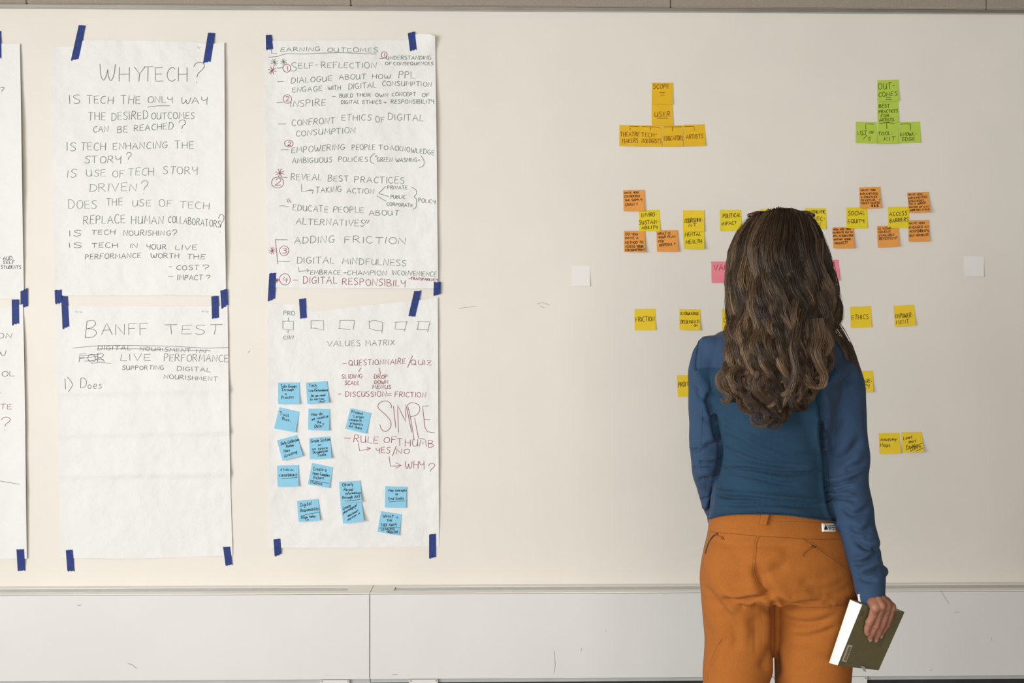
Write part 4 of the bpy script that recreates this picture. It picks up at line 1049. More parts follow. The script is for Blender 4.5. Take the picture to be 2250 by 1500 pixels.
# lift the hem in the middle of the back
tv, tf = torso
la = [(1556, 762, 26), (1553, 778, 33), (1549, 805, 34), (1546, 850, 33), (1545, 900, 32), (1545.5, 950, 31), (1546.5, 1000, 31.5), (1547, 1030, 28), (1553, 1062, 24.5), (1562, 1098, 22.5), (1570, 1128, 20.5), (1577, 1152, 19)]
lay = [0, 0, 0, 0, 0, .0, .005, .03, .07, .115, .155, .19]
lpts = [PP(x, y, d) for (x, y, r), d in zip(la, lay)]
lrad = [r * .00104 * (1 + .3 * d) for (x, y, r), d in zip(la, lay)]
ra = [(1828, 770, 30), (1842, 792, 42), (1849, 830, 46.5), (1852, 874, 48), (1855, 910, 49), (1857, 950, 49), (1860, 1000, 49), (1862.5, 1050, 47.5), (1866, 1100, 47), (1877, 1150, 44), (1891, 1190, 40.5), (1900, 1230, 36), (1909, 1270, 34.5), (1913, 1298, 32), (1915, 1311, 30)]
ray = [0, -.01, -.015, -.018, -.02, -.025, -.03, -.037, -.052, -.075, -.09, -.107, -.124, -.138, -.144]
rpts = [PP(x, y, d) for (x, y, r), d in zip(ra, ray)]
rrad = [r * .00101 for (x, y, r), d in zip(ra, ray)]
dens = lambda P, R, k=4: ([q[:3] for q in smooth([np.append(p, r) for p, r in zip(P, R)], k)], [q[3] for q in smooth([np.append(p, r) for p, r in zip(P, R)], k)])
lp, lr = dens(lpts, lrad); rp, rr = dens(rpts, rrad)
shl = ball(PP(1566, 770, 0.0), .036, (1, 1.25, 1.0)); shr = ball(PP(1838, 776, -.005), .038, (1, 1.25, 1.0))
cuffb = ball(PP(1934, 1254, -.118), .017, (1, 1, .8), 10)
bla = ball(PP(1640, 830, -.045), .085, (.9, .75, 1.0)); bra = ball(PP(1765, 835, -.045), .085, (.9, .75, 1.0))
shirt_me = fuse([torso, tube(lp, lr, 24), tube(rp, rr, 28), shl, shr, bla, bra, cuffb], .0029, 8)
soften(shirt_me, .0022, 26, 1.0)
k2 = (1480, 900, 4.2865)
kp = (1480, 420, 2.777)
folds(shirt_me, k2, [
    ([(425, 515), (560, 548), (750, 562), (950, 592), (1150, 602), (1300, 592), (1420, 588)], .0075, 4.5),
    ([(440, 575), (600, 600), (800, 640), (1000, 690), (1200, 700)], .004, 5),
    ([(380, 795), (500, 820), (700, 830), (950, 855), (1200, 872), (1440, 880)], .0075, 4.0),
    ([(365, 870), (600, 893), (850, 885), (1100, 902), (1460, 920)], .005, 4.0),
    ([(960, 870), (1200, 900), (1450, 890)], .004, 3.5),
    ([(450, 340), (600, 420), (800, 490), (1000, 525), (1300, 530)], .0045, 6),
    ([(430, 215), (600, 300), (750, 395), (950, 470), (1150, 505)], .004, 8),
    ([(700, 260), (980, 370), (1150, 430), (1400, 460)], .003, 9), ([(400, 60), (520, 150), (700, 250), (900, 330)], .0025, 9),
    ([(380, 760), (470, 810), (560, 815)], .005, 3.5), ([(430, 500), (520, 560), (600, 570)], .004, 3.5),
    # right sleeve
    ([(1425, 700), (1550, 700), (1700, 650), (1840, 590)], .008, 5), ([(1440, 735), (1520, 775), (1600, 740), (1700, 720)], .006, 4.5),
    ([(1440, 830), (1560, 828), (1720, 850)], .007, 4.5), ([(1560, 900), (1700, 985), (1870, 900)], .006, 7), ([(1500, 500), (1640, 430), (1780, 250)], .006, 11),
    ([(1640, 1090), (1760, 1150), (1900, 1070)], .006, 7), ([(1690, 1230), (1850, 1310), (1960, 1290)], .009, 6), ([(1660, 1440), (1780, 1440), (1940, 1340)], .010, 5),
    ([(1640, 1200), (1760, 1220), (1850, 1200)], .004, 6), ([(1760, 1560), (1880, 1520), (1990, 1470)], .009, 6), ([(1700, 1540), (1800, 1600), (1920, 1600)], .005, 6),
    ([(1400, 250), (1500, 200), (1600, 60)], .004, 10), ([(1600, 560), (1700, 540), (1830, 480)], .004, 8),
    # left sleeve
    ([(140, 400), (220, 380), (260, 395)], .006, 4.5), ([(230, 490), (330, 500), (430, 470)], .005, 4), ([(150, 540), (260, 560), (420, 545)], .005, 5),
    ([(290, 345), (360, 320), (430, 280)], .004, 6), ([(250, 850), (320, 830), (370, 800)], .005, 5), ([(265, 980), (320, 940), (360, 900)], .006, 5), ([(230, 660), (300, 650), (380, 640)], .004, 6),
    ([(270, 60), (330, 110), (420, 100)], .004, 6)], gain=1.7, wk=.95)
folds(shirt_me, kp, [
    ([(100, 1095), (150, 1160), (205, 1225)], .005, 5), ([(95, 1140), (140, 1190), (200, 1240)], .005, 4.5), ([(130, 1210), (170, 1255), (215, 1290)], .005, 5),
    ([(215, 1250), (228, 1330), (250, 1420), (268, 1500)], .009, 6, 'full'),
    ([(1075, 1000), (990, 1070), (920, 1170), (895, 1250)], .009, 9), ([(1120, 1120), (1000, 1180), (930, 1260)], .006, 9), ([(880, 1215), (905, 1330), (905, 1420), (912, 1530)], .014, 7, 'full'),
    ([(160, 880), (140, 960), (130, 1040), (132, 1090)], .006, 3.5, 'full'), ([(980, 900), (1040, 950), (1080, 1040)], .004, 10), ([(240, 1230), (320, 1300), (400, 1420)], .005, 10),
    ([(820, 1240), (780, 1330), (800, 1440)], .005, 12)], gain=1.5, wk=1.15)
# arm / torso gap line further down
folds(shirt_me, k2, [([(1385, 120), (1395, 250), (1420, 450), (1430, 640), (1440, 760), (1470, 920), (1510, 1040)], .019, 4.5, 'full'), ([(385, 60), (435, 200), (440, 440), (400, 640), (375, 780), (350, 950)], .012, 5, 'full')])
# hem: draw the lower edge up to the curved hem line of the photo
V, N = get(shirt_me)
Q = proj(V)
hx = np.array([1555, 1560.5, 1573, 1596, 1671, 1736, 1806, 1832, 1840]); hy = np.array([1141, 1139, 1134, 1130, 1128.5, 1132, 1141, 1146, 1148])
hem = np.interp(Q[:, 0], hx, hy)
for (cx, cr, pl, rl) in ():
    pass
low = (Q[:, 1] > hem) & (V[:, 2] > 0)
# only the trunk, not the forearms
tx0 = np.interp(Q[:, 1], [1100, 1160], [1561, 1556]); tx1 = np.interp(Q[:, 1], [1100, 1160], [1824, 1834])
armd = np.array([np.min(np.linalg.norm(V[:, None, :] - np.array(rp)[None, ::3, :], axis=2), axis=1)])[0] if len(V) < 200000 else np.full(len(V), 1.0)
arml = np.min(np.linalg.norm(V[:, None, :] - np.array(lp)[None, ::3, :], axis=2), axis=1)
trunk = low & (armd > .050) & (arml > .030) & (Q[:, 0] < 1838) & (Q[:, 0] > 1554)
zz = CZ - (hem - 750) / F * (V[:, 1] + CD)
V[trunk, 2] = np.maximum(V[trunk, 2], zz[trunk] - .0005 * 0)
put(shirt_me, V)
shirt_me.materials.append(M['shirt']); shirt_me.materials.append(M['sleeve'])
# sleeves and yoke are cut from a smoother blue jersey
nP = len(shirt_me.polygons)
Cn = np.empty(nP * 3); shirt_me.polygons.foreach_get('center', Cn); Cn = Cn.reshape(-1, 3)
qc = proj(Cn)
sl = np.interp(qc[:, 1], [730, 757, 783, 810, 850, 917, 980, 1040, 1100, 1150], [1551, 1535, 1531, 1529, 1546, 1567, 1582, 1577, 1570, 1560])
sr = np.interp(qc[:, 1], [740, 790, 816, 850, 874, 924, 1000, 1050, 1100, 1150], [1850, 1846, 1838, 1812, 1802, 1804, 1811, 1814, 1818, 1836])
idx = ((qc[:, 0] < sl) | (qc[:, 0] > sr) | (qc[:, 1] < 808)).astype(np.int32)
shirt_me.polygons.foreach_set('material_index', idx)
shirt = link('shirt', shirt_me, person, True)
tag(shirt, 'long-sleeved blue top, smoother on shoulders and sleeves')
bv_s = bvh_of(shirt_me)
for pl, r in (([(200, 857), (165, 880), (145, 950), (134, 1020), (131, 1079)], .0011), ([(131, 1079), (200, 1081), (310, 1078)], .0006), ([(131, 1079), (150, 1140), (186, 1225)], .0008)):
    cord('seam', bv_s, kp, pl, r, M['shirt_seam'], shirt, -.0002)
cord('seam', bv_s, k2, [(270, 0), (268, 200), (250, 400), (252, 540), (290, 640), (300, 780)], .0006, M['shirt_seam'], shirt, -.0002)
cord('seam', bv_s, k2, [(1400, 120), (1415, 300), (1440, 500), (1438, 620), (1470, 700), (1450, 820), (1480, 930), (1520, 1050)], .0008, M['shirt_seam'], shirt, -.0002)
cord('hem', bv_s, k2, [(346, 1016), (372, 1004), (405, 994), (500, 977), (660, 968), (820, 970), (960, 974), (1100, 983), (1250, 1004), (1400, 1024), (1505, 1042)], .0034, M['shirt'], shirt, -.0014)
cord('hem_stitch', bv_s, k2, [(350, 990), (420, 965), (600, 948), (900, 945), (1200, 965), (1470, 1010)], .0005, M['shirt_seam'], shirt, -.0001)

# ---- trousers -------------------------------------------------------
hips = [(1108, 1572, 1818, -.006, .104), (1128, 1564, 1828, -.008, .112), (1145, 1560, 1838, -.010, .117), (1175, 1557, 1853, -.012, .122), (1210, 1549, 1866, -.014, .128),
        (1250, 1541, 1877, -.014, .132), (1280, 1540, 1884, -.012, .13), (1304, 1543, 1886, -.01, .12)]
hp = loft([ring_section(*r[:3], r[3], r[4], p=2.2) for r in spline_rows(hips, 4)])
lleg = [(1280, 1541, 1694, .0, .105), (1310, 1543, 1701, .0, .10), (1350, 1546, 1703, .002, .095), (1400, 1550, 1703, .004, .09), (1450, 1547, 1697, .004, .085), (1500, 1546, 1686, .004, .082), (1600, 1553, 1674, .004, .072),
        (1720, 1560, 1668, .01, .062), (1850, 1560, 1664, .012, .062), (1960, 1566, 1658, .01, .058), (1995, 1568, 1656, .01, .057)]
rleg = [(1280, 1700, 1885, .0, .105), (1310, 1701, 1886, .0, .105), (1350, 1702, 1881, .0, .10), (1400, 1703, 1876, .0, .095), (1450, 1705, 1868, .0, .09), (1500, 1706, 1863, .0, .087), (1600, 1712, 1848, .0, .076),
        (1720, 1722, 1838, .006, .065), (1850, 1726, 1832, .01, .064), (1960, 1730, 1826, .01, .06), (1995, 1731, 1825, .01, .058)]
LL = loft([ring_section(*r[:3], r[3], r[4], n=40, p=2.1) for r in spline_rows(lleg, 4)])
RL = loft([ring_section(*r[:3], r[3], r[4], n=40, p=2.1) for r in spline_rows(rleg, 4)])
b1 = ball(PP(1624, 1243, -.038), .088, (.93, .95, 1.0)); b2 = ball(PP(1775, 1248, -.036), .095, (1.0, .93, 1.0))
pants_me = fuse([hp, LL, RL, b1, b2], .0033, 8)
soften(pants_me, .0010, 22, 2.4)
k3 = (1500, 1100, 3.75)
folds(pants_me, k3, [
    ([(610, 500), (625, 600), (665, 700), (710, 760), (748, 850)], .016, 10, 'taper'),
    ([(752, 860), (756, 1000), (756, 1180), (770, 1300), (775, 1400)], .012, 7, 'full'),
    ([(325, 795), (430, 818), (560, 808), (735, 785)], .014, 6), ([(300, 700), (420, 760), (600, 770)], -.004, 14),
    ([(770, 790), (870, 862), (980, 855), (1160, 835)], .013, 5.5), ([(1150, 835), (1210, 850), (1240, 880)], .004, 4),
    ([(150, 670), (240, 790), (330, 900), (380, 970)], .010, 9), ([(290, 920), (400, 1000), (440, 1140), (420, 1240)], .008, 11), ([(560, 870), (650, 860), (720, 920)], .006, 6),
    ([(370, 820), (460, 860), (520, 875)], .006, 6), ([(380, 1110), (280, 1230), (230, 1330), (210, 1420)], .004, 6), ([(560, 950), (585, 1080), (520, 1250)], .006, 14),
    ([(170, 1000), (220, 1120), (200, 1250)], .004, 10), ([(720, 1150), (690, 1290), (640, 1400)], .006, 9),
    ([(800, 965), (950, 1005), (1100, 1005), (1260, 950)], .008, 7), ([(830, 1110), (1000, 1125), (1150, 1090), (1290, 1030)], .006, 7), ([(1010, 740), (1200, 730), (1410, 610)], .008, 10),
    ([(640, 650), (740, 580), (880, 530)], .007, 12), ([(950, 690), (1150, 640), (1380, 540)], .005, 12), ([(1180, 800), (1330, 740), (1430, 660)], .006, 8),
    ([(290, 345), (500, 355), (720, 358), (960, 370)], .005, 9), ([(900, 880), (1100, 905), (1280, 880)], -.004, 10), ([(1000, 1290), (1150, 1310), (1330, 1290)], .004, 12),
    ([(820, 1200), (960, 1240), (1100, 1230)], .003, 12), ([(330, 560), (400, 660), (560, 700)], .004, 14), ([(1300, 1150), (1340, 1250), (1360, 1400)], .004, 10)], gain=0.85, wk=1.2)
pants_me.materials.append(M['pants'])
pants = link('trousers', pants_me, person, True)
bv_p = bvh_of(pants_me)
cord('seam', bv_p, k3, [(637, 290), (612, 330), (606, 400), (596, 500), (590, 575), (612, 650), (655, 715), (690, 745)], .0011, M['pants_seam'], pants)
cord('seam', bv_p, k3, [(612, 292), (592, 330), (586, 400), (578, 500), (574, 575), (596, 650), (640, 715)], .0005, M['pants_seam'], pants)
cord('seam', bv_p, k3, [(225, 250), (300, 262), (460, 275), (620, 290), (800, 300), (990, 312), (1150, 318), (1290, 316)], .0009, M['pants_seam'], pants)
cord('seam', bv_p, k3, [(300, 128), (500, 118), (640, 122), (760, 170), (900, 172), (1130, 180)], .0005, M['pants_seam'], pants)
cord('seam', bv_p, k3, [(330, 1130), (280, 1210), (240, 1300), (215, 1400), (205, 1480)], .0006, M['pants_seam'], pants)
cord('pocket_seam', bv_p, k3, [(985, 312), (1080, 375), (1200, 460), (1320, 545), (1390, 600)], .0014, M['pants_seam'], pants)
cord('pocket_seam', bv_p, k3, [(1010, 308), (1110, 372), (1230, 455), (1340, 535), (1400, 580)], .0006, M['pants_seam'], pants)
z1 = cord('zip', bv_p, k3, [(290, 268), (255, 290), (220, 340), (198, 400), (190, 430)], .0018, M['sole'], pants)
cord('zip_pull', bv_p, k3, [(272, 275), (300, 290), (330, 298), (342, 318)], .0011, M['pants_seam'], pants, .002)
cord('zip_pull', bv_p, k3, [(330, 296), (322, 305), (328, 316)], .0009, M['pants_seam'], pants, .002)
cord('zip_pull', bv_p, k3, [(1085, 375), (1050, 388), (1015, 415), (993, 432), (990, 455)], .0011, M['pants_seam'], pants, .002)
cord('zip_pull', bv_p, k3, [(1066, 372), (1078, 378), (1090, 378)], .0018, M['sole'], pants, .001)
patch('belt_loop', bv_p, k3, [(652, 104), (716, 108), (692, 206), (636, 200)], M['pants'], pants, .0050, 5, 6, .0022)
lab = patch('brand_label', bv_p, k3, [(1140, 186), (1250, 186), (1256, 255), (1144, 255)], M['card'], pants, .0016, 6, 4, .0006)
tag(lab, 'white woven label with a dark mountain shape and three lines of print')


def on_label(strokes, wd, m, name):
    V, Fc = [], []
    for st in X(k3, strokes):
        P = np.array(st, float)
        d = np.gradient(P, axis=0); d /= np.maximum(np.hypot(d[:, 0], d[:, 1]), 1e-6)[:, None]
        nr = np.stack([-d[:, 1], d[:, 0]], 1) * wd / 2
        b = len(V)
        for p, q in zip(P + nr, P - nr):
            V += [tuple(onto(bv_p, p[0], p[1], .0028)), tuple(onto(bv_p, q[0], q[1], .0028))]
        for k in range(len(P) - 1):
            i = b + 2 * k; Fc.append((i, i + 1, i + 3, i + 2))
    return tag(mesh(name, V, Fc, m, lab), kind='stuff')


on_label(T('Mountain', 1184, 214, 1242, 13) + T('Equipment', 1190, 229, 1246, 12) + T('Co-op', 1200, 244, 1240, 11), .75, M['ink_black'], 'lettering')
mv = [tuple(onto(bv_p, *X(k3, [[p]])[0][0], .0028)) for p in ((1158, 240), (1172, 192), (1184, 240), (1168, 240), (1176, 206), (1190, 240))]
mesh('mountain_emblem', mv, [(0, 1, 2), (3, 4, 5)], M['ink_black'], lab)

# boots on the floor
for (px, wx, nm) in ((1612, .048, 'boot'), (1778, .050, 'boot')):
    c = PP(px, 1900, 0.0); x = c[0]
    sh = fuse([tube([(x, Y0 - .03, .06), (x, Y0 + .03, .05), (x, Y0 + .12, .036), (x, Y0 + .17, .03)], [.045, .044, .04, .03], 18), tube([(x, Y0 - .0, .06), (x, Y0 + .005, .16)], [.047, .047], 18)], .005, 4)
    V, N = get(sh); V[:, 2] = np.maximum(V[:, 2], .012); put(sh, V); sh.materials.append(M['boot'])
    bo = link('boot', sh, person, True)
    so = [(x - wx, x + wx, Y0 - .075, Y0 + .20, 0.0, .014)]
    boxes('boot_sole', so, M['sole'], bo, bevel=.006)

# ---- body: one continuous skin under the clothes, with head, neck and hands ----------------------
parts = []
hc = PP(1712, 566, .02)                         # head centre
zt = PP(1712, 466, 0)[2]; zch = zt - .215
HZ = (zt + zch) / 2
parts.append(ball((hc[0], hc[1] - .004, zt - .085), .085, (.86, 1.10, .98), 20))               # cranium
parts.append(ball((hc[0], hc[1] + .035, zt - .135), .062, (.92, .85, 1.22), 18))               # face and jaw
parts.append(ball((hc[0], hc[1] + .062, zt - .198), .024, (1.1, .8, .8), 12))                  # chin
parts.append(tube([(hc[0], hc[1] + .086, zt - .105), (hc[0], hc[1] + .100, zt - .135)], [.0065, .012], 12))    # nose
parts.append(tube([(hc[0] - .018, hc[1] + .082, zt - .165), (hc[0], hc[1] + .089, zt - .163), (hc[0] + .018, hc[1] + .082, zt - .165)], [.005, .0075, .005], 10))   # lips
for s in (-1, 1):
    parts.append(tube([(hc[0] + s * .0745, hc[1] + .012, zt - .10), (hc[0] + s * .081, hc[1] + .004, zt - .12), (hc[0] + s * .075, hc[1] + .012, zt - .145)], [.012, .013, .008], 10, .45))   # ears
parts.append(tube([PP(1706, 640, .02), PP(1704, 690, .012), PP(1704, 740, .005)], [.053, .055, .065], 20))       # neck
tb = [(720, 1640, 1775, .01, .05), (745, 1585, 1830, .0, .07), (800, 1580, 1835, -.005, .09), (900, 1592, 1800, -.005, .095), (1030, 1598, 1795, .0, .085), (1150, 1580, 1815, -.005, .10), (1270, 1565, 1860, -.01, .11)]
parts.append(loft([ring_section(*r[:3], r[3], r[4], n=32) for r in spline_rows(tb, 3)]))
parts.append(tube(lp[:-2], [max(.013, r * .40) for r in lr[:-2]], 16))
parts.append(tube(rp[:-7], [max(.014, r * .36) for r in rr[:-7]], 16))
parts.append(tube([rp[-9], rp[-6], rp[-3]], [.014, .016, .019], 14))
for leg in (lleg, rleg):
    parts.append(tube([PP((r[1] + r[2]) / 2, r[0], r[3]) for r in leg], [(r[2] - r[1]) * .00104 * .38 for r in leg], 16))
for px in (1612, 1778):
    x = PP(px, 1900, 0.0)[0]
    parts.append(tube([(x, Y0 + .005, .18), (x, Y0, .07), (x, Y0 + .1, .04), (x, Y0 + .15, .035)], [.038, .034, .028, .024], 12))

# right hand closing over the book's upper edge
CTL = np.array(pt(1895, 1328, -1.507)); CTR = np.array(pt(1987, 1344, -1.447)); CBR = np.array(pt(1930, 1472, -1.405)); CBL = np.array(pt(1841, 1462, -1.465))
wv, hv = (CTR - CTL), (CBL - CTL)
nb = np.cross(wv, hv); nb /= np.linalg.norm(nb)
if nb[1] > 0: nb = -nb                                # points to the camera


def cov(px, py, h):
    """point h metres in front of the back cover's plane along the line of sight of (px, py)"""
    o = np.array(CAM); d = np.array(pt(px, py, -1.4)) - o; d /= np.linalg.norm(d)
    t = ((CTL + nb * h - o) @ nb) / (d @ nb)
    return o + d * t


wrist = PP(1917, 1300, -.140)
WR2 = np.array(pt(1921, 1314, -1.477))
kn = [np.array(pt(1923, 1334, -1.513)), np.array(pt(1936, 1330, -1.511)), np.array(pt(1949, 1329, -1.503)), np.array(pt(1958, 1333, -1.491))]
parts.append(tube([wrist, WR2], [.026, .025], 18, .8))
for k, q in enumerate(kn):
    st = WR2 + np.array([(-.010, -.003, .004, .010)[k], (-.006, -.008, -.006, -.002)[k], -.002])
    parts.append(tube([st, (st + q) / 2 + np.array([0, -.004, .003]), q], [.0125, .0125, .0102], 12))
parts.append(tube([WR2 + np.array([0, 0, -.004]), np.array(pt(1938, 1328, -1.497))], [.021, .017], 16))
fing = [[(1918, 1350, .013), (1911, 1366, .011), (1906, 1379, .0085), (1904.5, 1389, .0065)],
        [(1930, 1352, .014), (1923, 1372, .012), (1916, 1390, .009), (1911.5, 1402, .0065)],
        [(1944, 1352, .014), (1937, 1373, .012), (1929, 1392, .009), (1924, 1403, .0065)],
        [(1955, 1352, .013), (1949, 1370, .011), (1941, 1385, .0085), (1935, 1395, .0065)]]
frad = [(.0098, .0088, .0080, .0072, .0062), (.0100, .0090, .0082, .0074, .0062), (.0096, .0086, .0078, .0070, .0060), (.0088, .0076, .0070, .0062, .0054)]
tips = []
for q, fp, fr in zip(kn, fing, frad):
    pts_ = [q] + [cov(*p) for p in fp]
    dp, dr = dens(pts_, list(fr), 3)
    parts.append(tube(dp, dr, 12))
    parts.append(ball(cov(*fp[1]), fr[1] * 1.08, (1, 1, 1), 8))
    tips.append((np.array(pts_[-2]), np.array(pts_[-1])))
for q in kn: parts.append(ball(q, .0112, (1, 1, 1), 8))
# thumb passes behind the front cover
th = [WR2 + np.array([-.012, .0, -.004]), np.array(pt(1902, 1322, -1.460)), np.array(pt(1900, 1340, -1.430)), np.array(pt(1903, 1362, -1.420)), np.array(pt(1906, 1378, -1.417))]
parts.append(tube(th, [.014, .0125, .0105, .0095, .0075], 12))
# left hand, relaxed in front of the hip
lw = lp[-1]; dirn = np.array(lp[-1]) - np.array(lp[-5]); dirn /= np.linalg.norm(dirn)
palm = lw + dirn * .06 + np.array([.012, 0, -.008])
parts.append(tube([lw - dirn * .03, lw + dirn * .02, palm], [.021, .020, .026], 14, .62))
for k in range(4):
    s0 = palm + np.array([.006, .010 - .008 * k + .012, .022 - .015 * k])
    s0 = palm + np.array([.004, .012, .027 - .017 * k])
    l_ = (.036, .041, .038, .030)[k]
    parts.append(tube([palm - dirn * .02 + np.array([0, 0, .015 - .010 * k]), s0, s0 + np.array([.012, .85 * l_, -.3 * l_]), s0 + np.array([.030, 1.35 * l_, -.8 * l_]), s0 + np.array([.040, 1.35 * l_, -1.3 * l_])], [.010, .0092, .0082, .0075, .006], 10))
parts.append(tube([lw + dirn * .02 + np.array([.008, 0, .015]), palm + np.array([.028, 0, .028]), palm + np.array([.045, .03, .015])], [.012, .0105, .008], 10))
body_me = fuse(parts, .0024, 3)
body_me.materials.append(M['skin'])
body = link('body', body_me, person, True)
# fingernails
for a, b in tips:
    d = (b - a) / np.linalg.norm(b - a)
    c = b + nb * .0046 + d * .0015
    sd = np.cross(d, nb)
    V, Fc = [], []
    for j in range(5):
        for i in range(5):
            u, v = (i - 2) / 2, (j - 2) / 2
            r_ = 1 - .18 * v * v
            V.append(c + sd * u * .0040 * r_ + d * v * .0050 + nb * (.0018 * (1 - u * u * .9) - .0010 * v * v - .0006))
    for j in range(4):
        for i in range(4):
            t = j * 5 + i; Fc.append((t, t + 5, t + 6, t + 1))
    o = mesh('fingernail', V, Fc, M['nail'], body, True)
    md = o.modifiers.new('thickness', 'SOLIDIFY'); md.thickness = .0006
for s in (-1, 1):
    v, f = ball((hc[0] + s * .030, hc[1] + .0705, zt - .105), .0115, (1, 1, 1), 12)
    mesh('eye', v, f, M['card'], body, True)
    v, f = ball((hc[0] + s * .030, hc[1] + .079, zt - .105), .0045, (1, .7, 1), 8)
    mesh('iris', v, f, M['boot'], body, True)

# ---- hair -------------------------------------------------------
HP = [(456, 1702, 1732), (460, 1690, 1750), (467, 1675, 1765), (480, 1656, 1781), (500, 1638, 1795), (520, 1622, 1806), (545, 1610, 1812), (580, 1603, 1818), (620, 1600, 1829), (660, 1601, 1837),
      (700, 1599, 1834), (740, 1600, 1822), (780, 1593, 1816), (820, 1584, 1815), (850, 1583, 1806), (880, 1592, 1788), (905, 1630, 1765), (920, 1672, 1740)]
HY = [(456, .02, .035), (467, .012, .075), (500, .0, .098), (545, -.006, .108), (600, -.01, .112), (660, -.03, .105), (700, -.055, .085), (740, -.085, .064), (780, -.105, .052), (820, -.112, .045), (880, -.118, .038), (920, -.122, .030)]
hpy = np.array([r[0] for r in HP]); hxl = np.array([r[1] for r in HP]); hxr = np.array([r[2] for r in HP])
hyy = np.array([r[0] for r in HY]); hyc = np.array([r[1] for r in HY]); hyd = np.array([r[2] for r in HY])


def hull(a, py, k=1.0):
    """point on the hair's outer surface at lateral fraction a (-1 left .. 1 right) and photo row py"""
    xl, xr = np.interp(py, hpy, hxl), np.interp(py, hpy, hxr)
    yc, yd = np.interp(py, hyy, hyc), np.interp(py, hyy, hyd)
    a_ = a * k
    px = (xl + xr) / 2 + a_ * (xr - xl) / 2
    y = Y0 + yc - yd * k * math.sqrt(max(0.0, 1 - a_ * a_))
    return np.array(pt(px, py, y))


hr = []
for py in list(np.linspace(459, 500, 8)) + list(np.linspace(515, 880, 24)):
    xl, xr = np.interp(py, hpy, hxl), np.interp(py, hpy, hxr)
    yc, yd = np.interp(py, hyy, hyc), np.interp(py, hyy, hyd)
    m_, hw = (xl + xr) / 2, (xr - xl) / 2 * .93
    hr.append(ring_section(py + 3, m_ - hw, m_ + hw, yc, yd * .90, n=40, p=2.0))
V, Fc = loft(hr)
hair_base = mesh('hair', V, Fc, M['scalp'], person, True)
tag(hair_base, 'long wavy dark brown hair down to the middle of the back')

rs = random.Random(11)
nr = np.random.RandomState(5)
guides = []       # (list of 3-d points, spread radius m, tint)


def wave_guide(a0, a1, py0, py1, amp, lam, ph, out, spread, tint, endcurl=0.0, k=1.0, da=0.0):
    n = 26
    P = []
    dph = rs.uniform(0, 6.28)
    for i in range(n):
        t = i / (n - 1)
        py = py0 + (py1 - py0) * t
        s_ = t * t * (3 - 2 * t)
        a = a0 + (a1 - a0) * s_ + da * math.sin(2.4 * t * 3.14 + dph) * t
        g = max(0.0, (py - 500) / 330.0)
        A = amp * (0.12 + min(g, 1.0) ** 0.75)
        w_ = 2 * math.pi * (py - 500) / (lam * (1.15 - .25 * g)) + ph
        p = hull(max(-1.02, min(1.02, a)), py, k)
        p = p + np.array([math.sin(w_) * A, -out - A * .62 * (1 + math.cos(w_ + .8)), 0])
        P.append(p)
    if py0 < 500:        # the roots lie further forward, over the crown
        P = [P[0] + np.array([(hull(0, 470)[0] - P[0][0]) * .35, .075, -.026]), P[0] + np.array([(hull(0, 470)[0] - P[0][0]) * .15, .042, -.006])] + P
    if endcurl:
        d = P[-1] - P[-2]
        c = P[-1].copy(); r = abs(endcurl)
        for j in range(1, 8):
            th = j * .5
            P.append(c + np.array([endcurl * (1 - math.cos(th)), r * .5 * (1 - math.cos(th * 1.3)) - r * .4 * math.sin(th), -r * math.sin(th)]))
    guides.append((P, spread, tint))


def tintf(a):
    """light sun-bleached streaks among dark brown"""
    r = rs.random()
    if r < .28: return (.175, .110, .062)
    if r < .62: return (.090, .054, .031)
    return (.040, .023, .014)


# crown to tips, over the whole back of the head: big locks, each of several strands bundles waving together
NL = 40
for i in range(NL):
    a = -1 + 2 * (i + .5) / NL + rs.uniform(-.02, .02)
    drift = rs.uniform(-.09, .09)
    end0 = np.interp(a, [-1, -.8, -.5, 0, .3, .6, .85, 1], [852, 882, 905, 912, 900, 872, 845, 800]) - (rs.random() ** 1.6) * 120
    ph = 2.1 * math.sin(3.1 * a + .6) + 1.5 * math.sin(8.3 * a + 2.0) + rs.uniform(-.6, .6)
    amp, lam = rs.uniform(.008, .0145), rs.uniform(100, 150)
    cu = (rs.choice((-1, 1)) if abs(a) < .6 else -math.copysign(1, a)) * rs.uniform(.012, .020)
    tn_ = tintf(a)
    for q in range(4):
        aa = a + (q - 1.5) * .014 + rs.uniform(-.01, .01)
        fq = rs.uniform(.75, 1.3); tq = tuple(c * fq for c in tn_)
        wave_guide(aa * .97, max(-1, min(1, a + drift + (q - 1.5) * .008)), 465 + abs(a) ** 2 * 23 + rs.uniform(-2, 6), end0 + rs.uniform(-22, 14), amp * rs.uniform(.85, 1.15), lam * rs.uniform(.96, 1.04), ph + rs.uniform(-.35, .35),
                   rs.uniform(-.003, .005), rs.uniform(.0058, .0085), tq, cu * rs.uniform(.7, 1.2) if rs.random() < .8 else 0, da=rs.uniform(.02, .07))
# shorter layers that start lower and stand proud
for i in range(24):
    a = rs.uniform(-.95, .95)
    st = rs.uniform(510, 680)
    end = min(np.interp(a, [-1, -.6, 0, .6, 1], [865, 900, 912, 875, 830]), st + rs.uniform(190, 300))
    ph = rs.uniform(0, 6.3); a1 = a + rs.uniform(-.16, .16); amp, lam = rs.uniform(.010, .017), rs.uniform(95, 140); cu = (rs.choice((-1, 1)) if abs(a) < .6 else -math.copysign(1, a)) * rs.uniform(.012, .018)
    tn_ = tintf(a)
    for q in range(2):
        wave_guide(a + q * .02, a1 + q * .015, st, end + rs.uniform(-12, 12), amp, lam, ph + rs.uniform(-.3, .3), rs.uniform(.002, .008), rs.uniform(.0045, .007), tn_, cu)

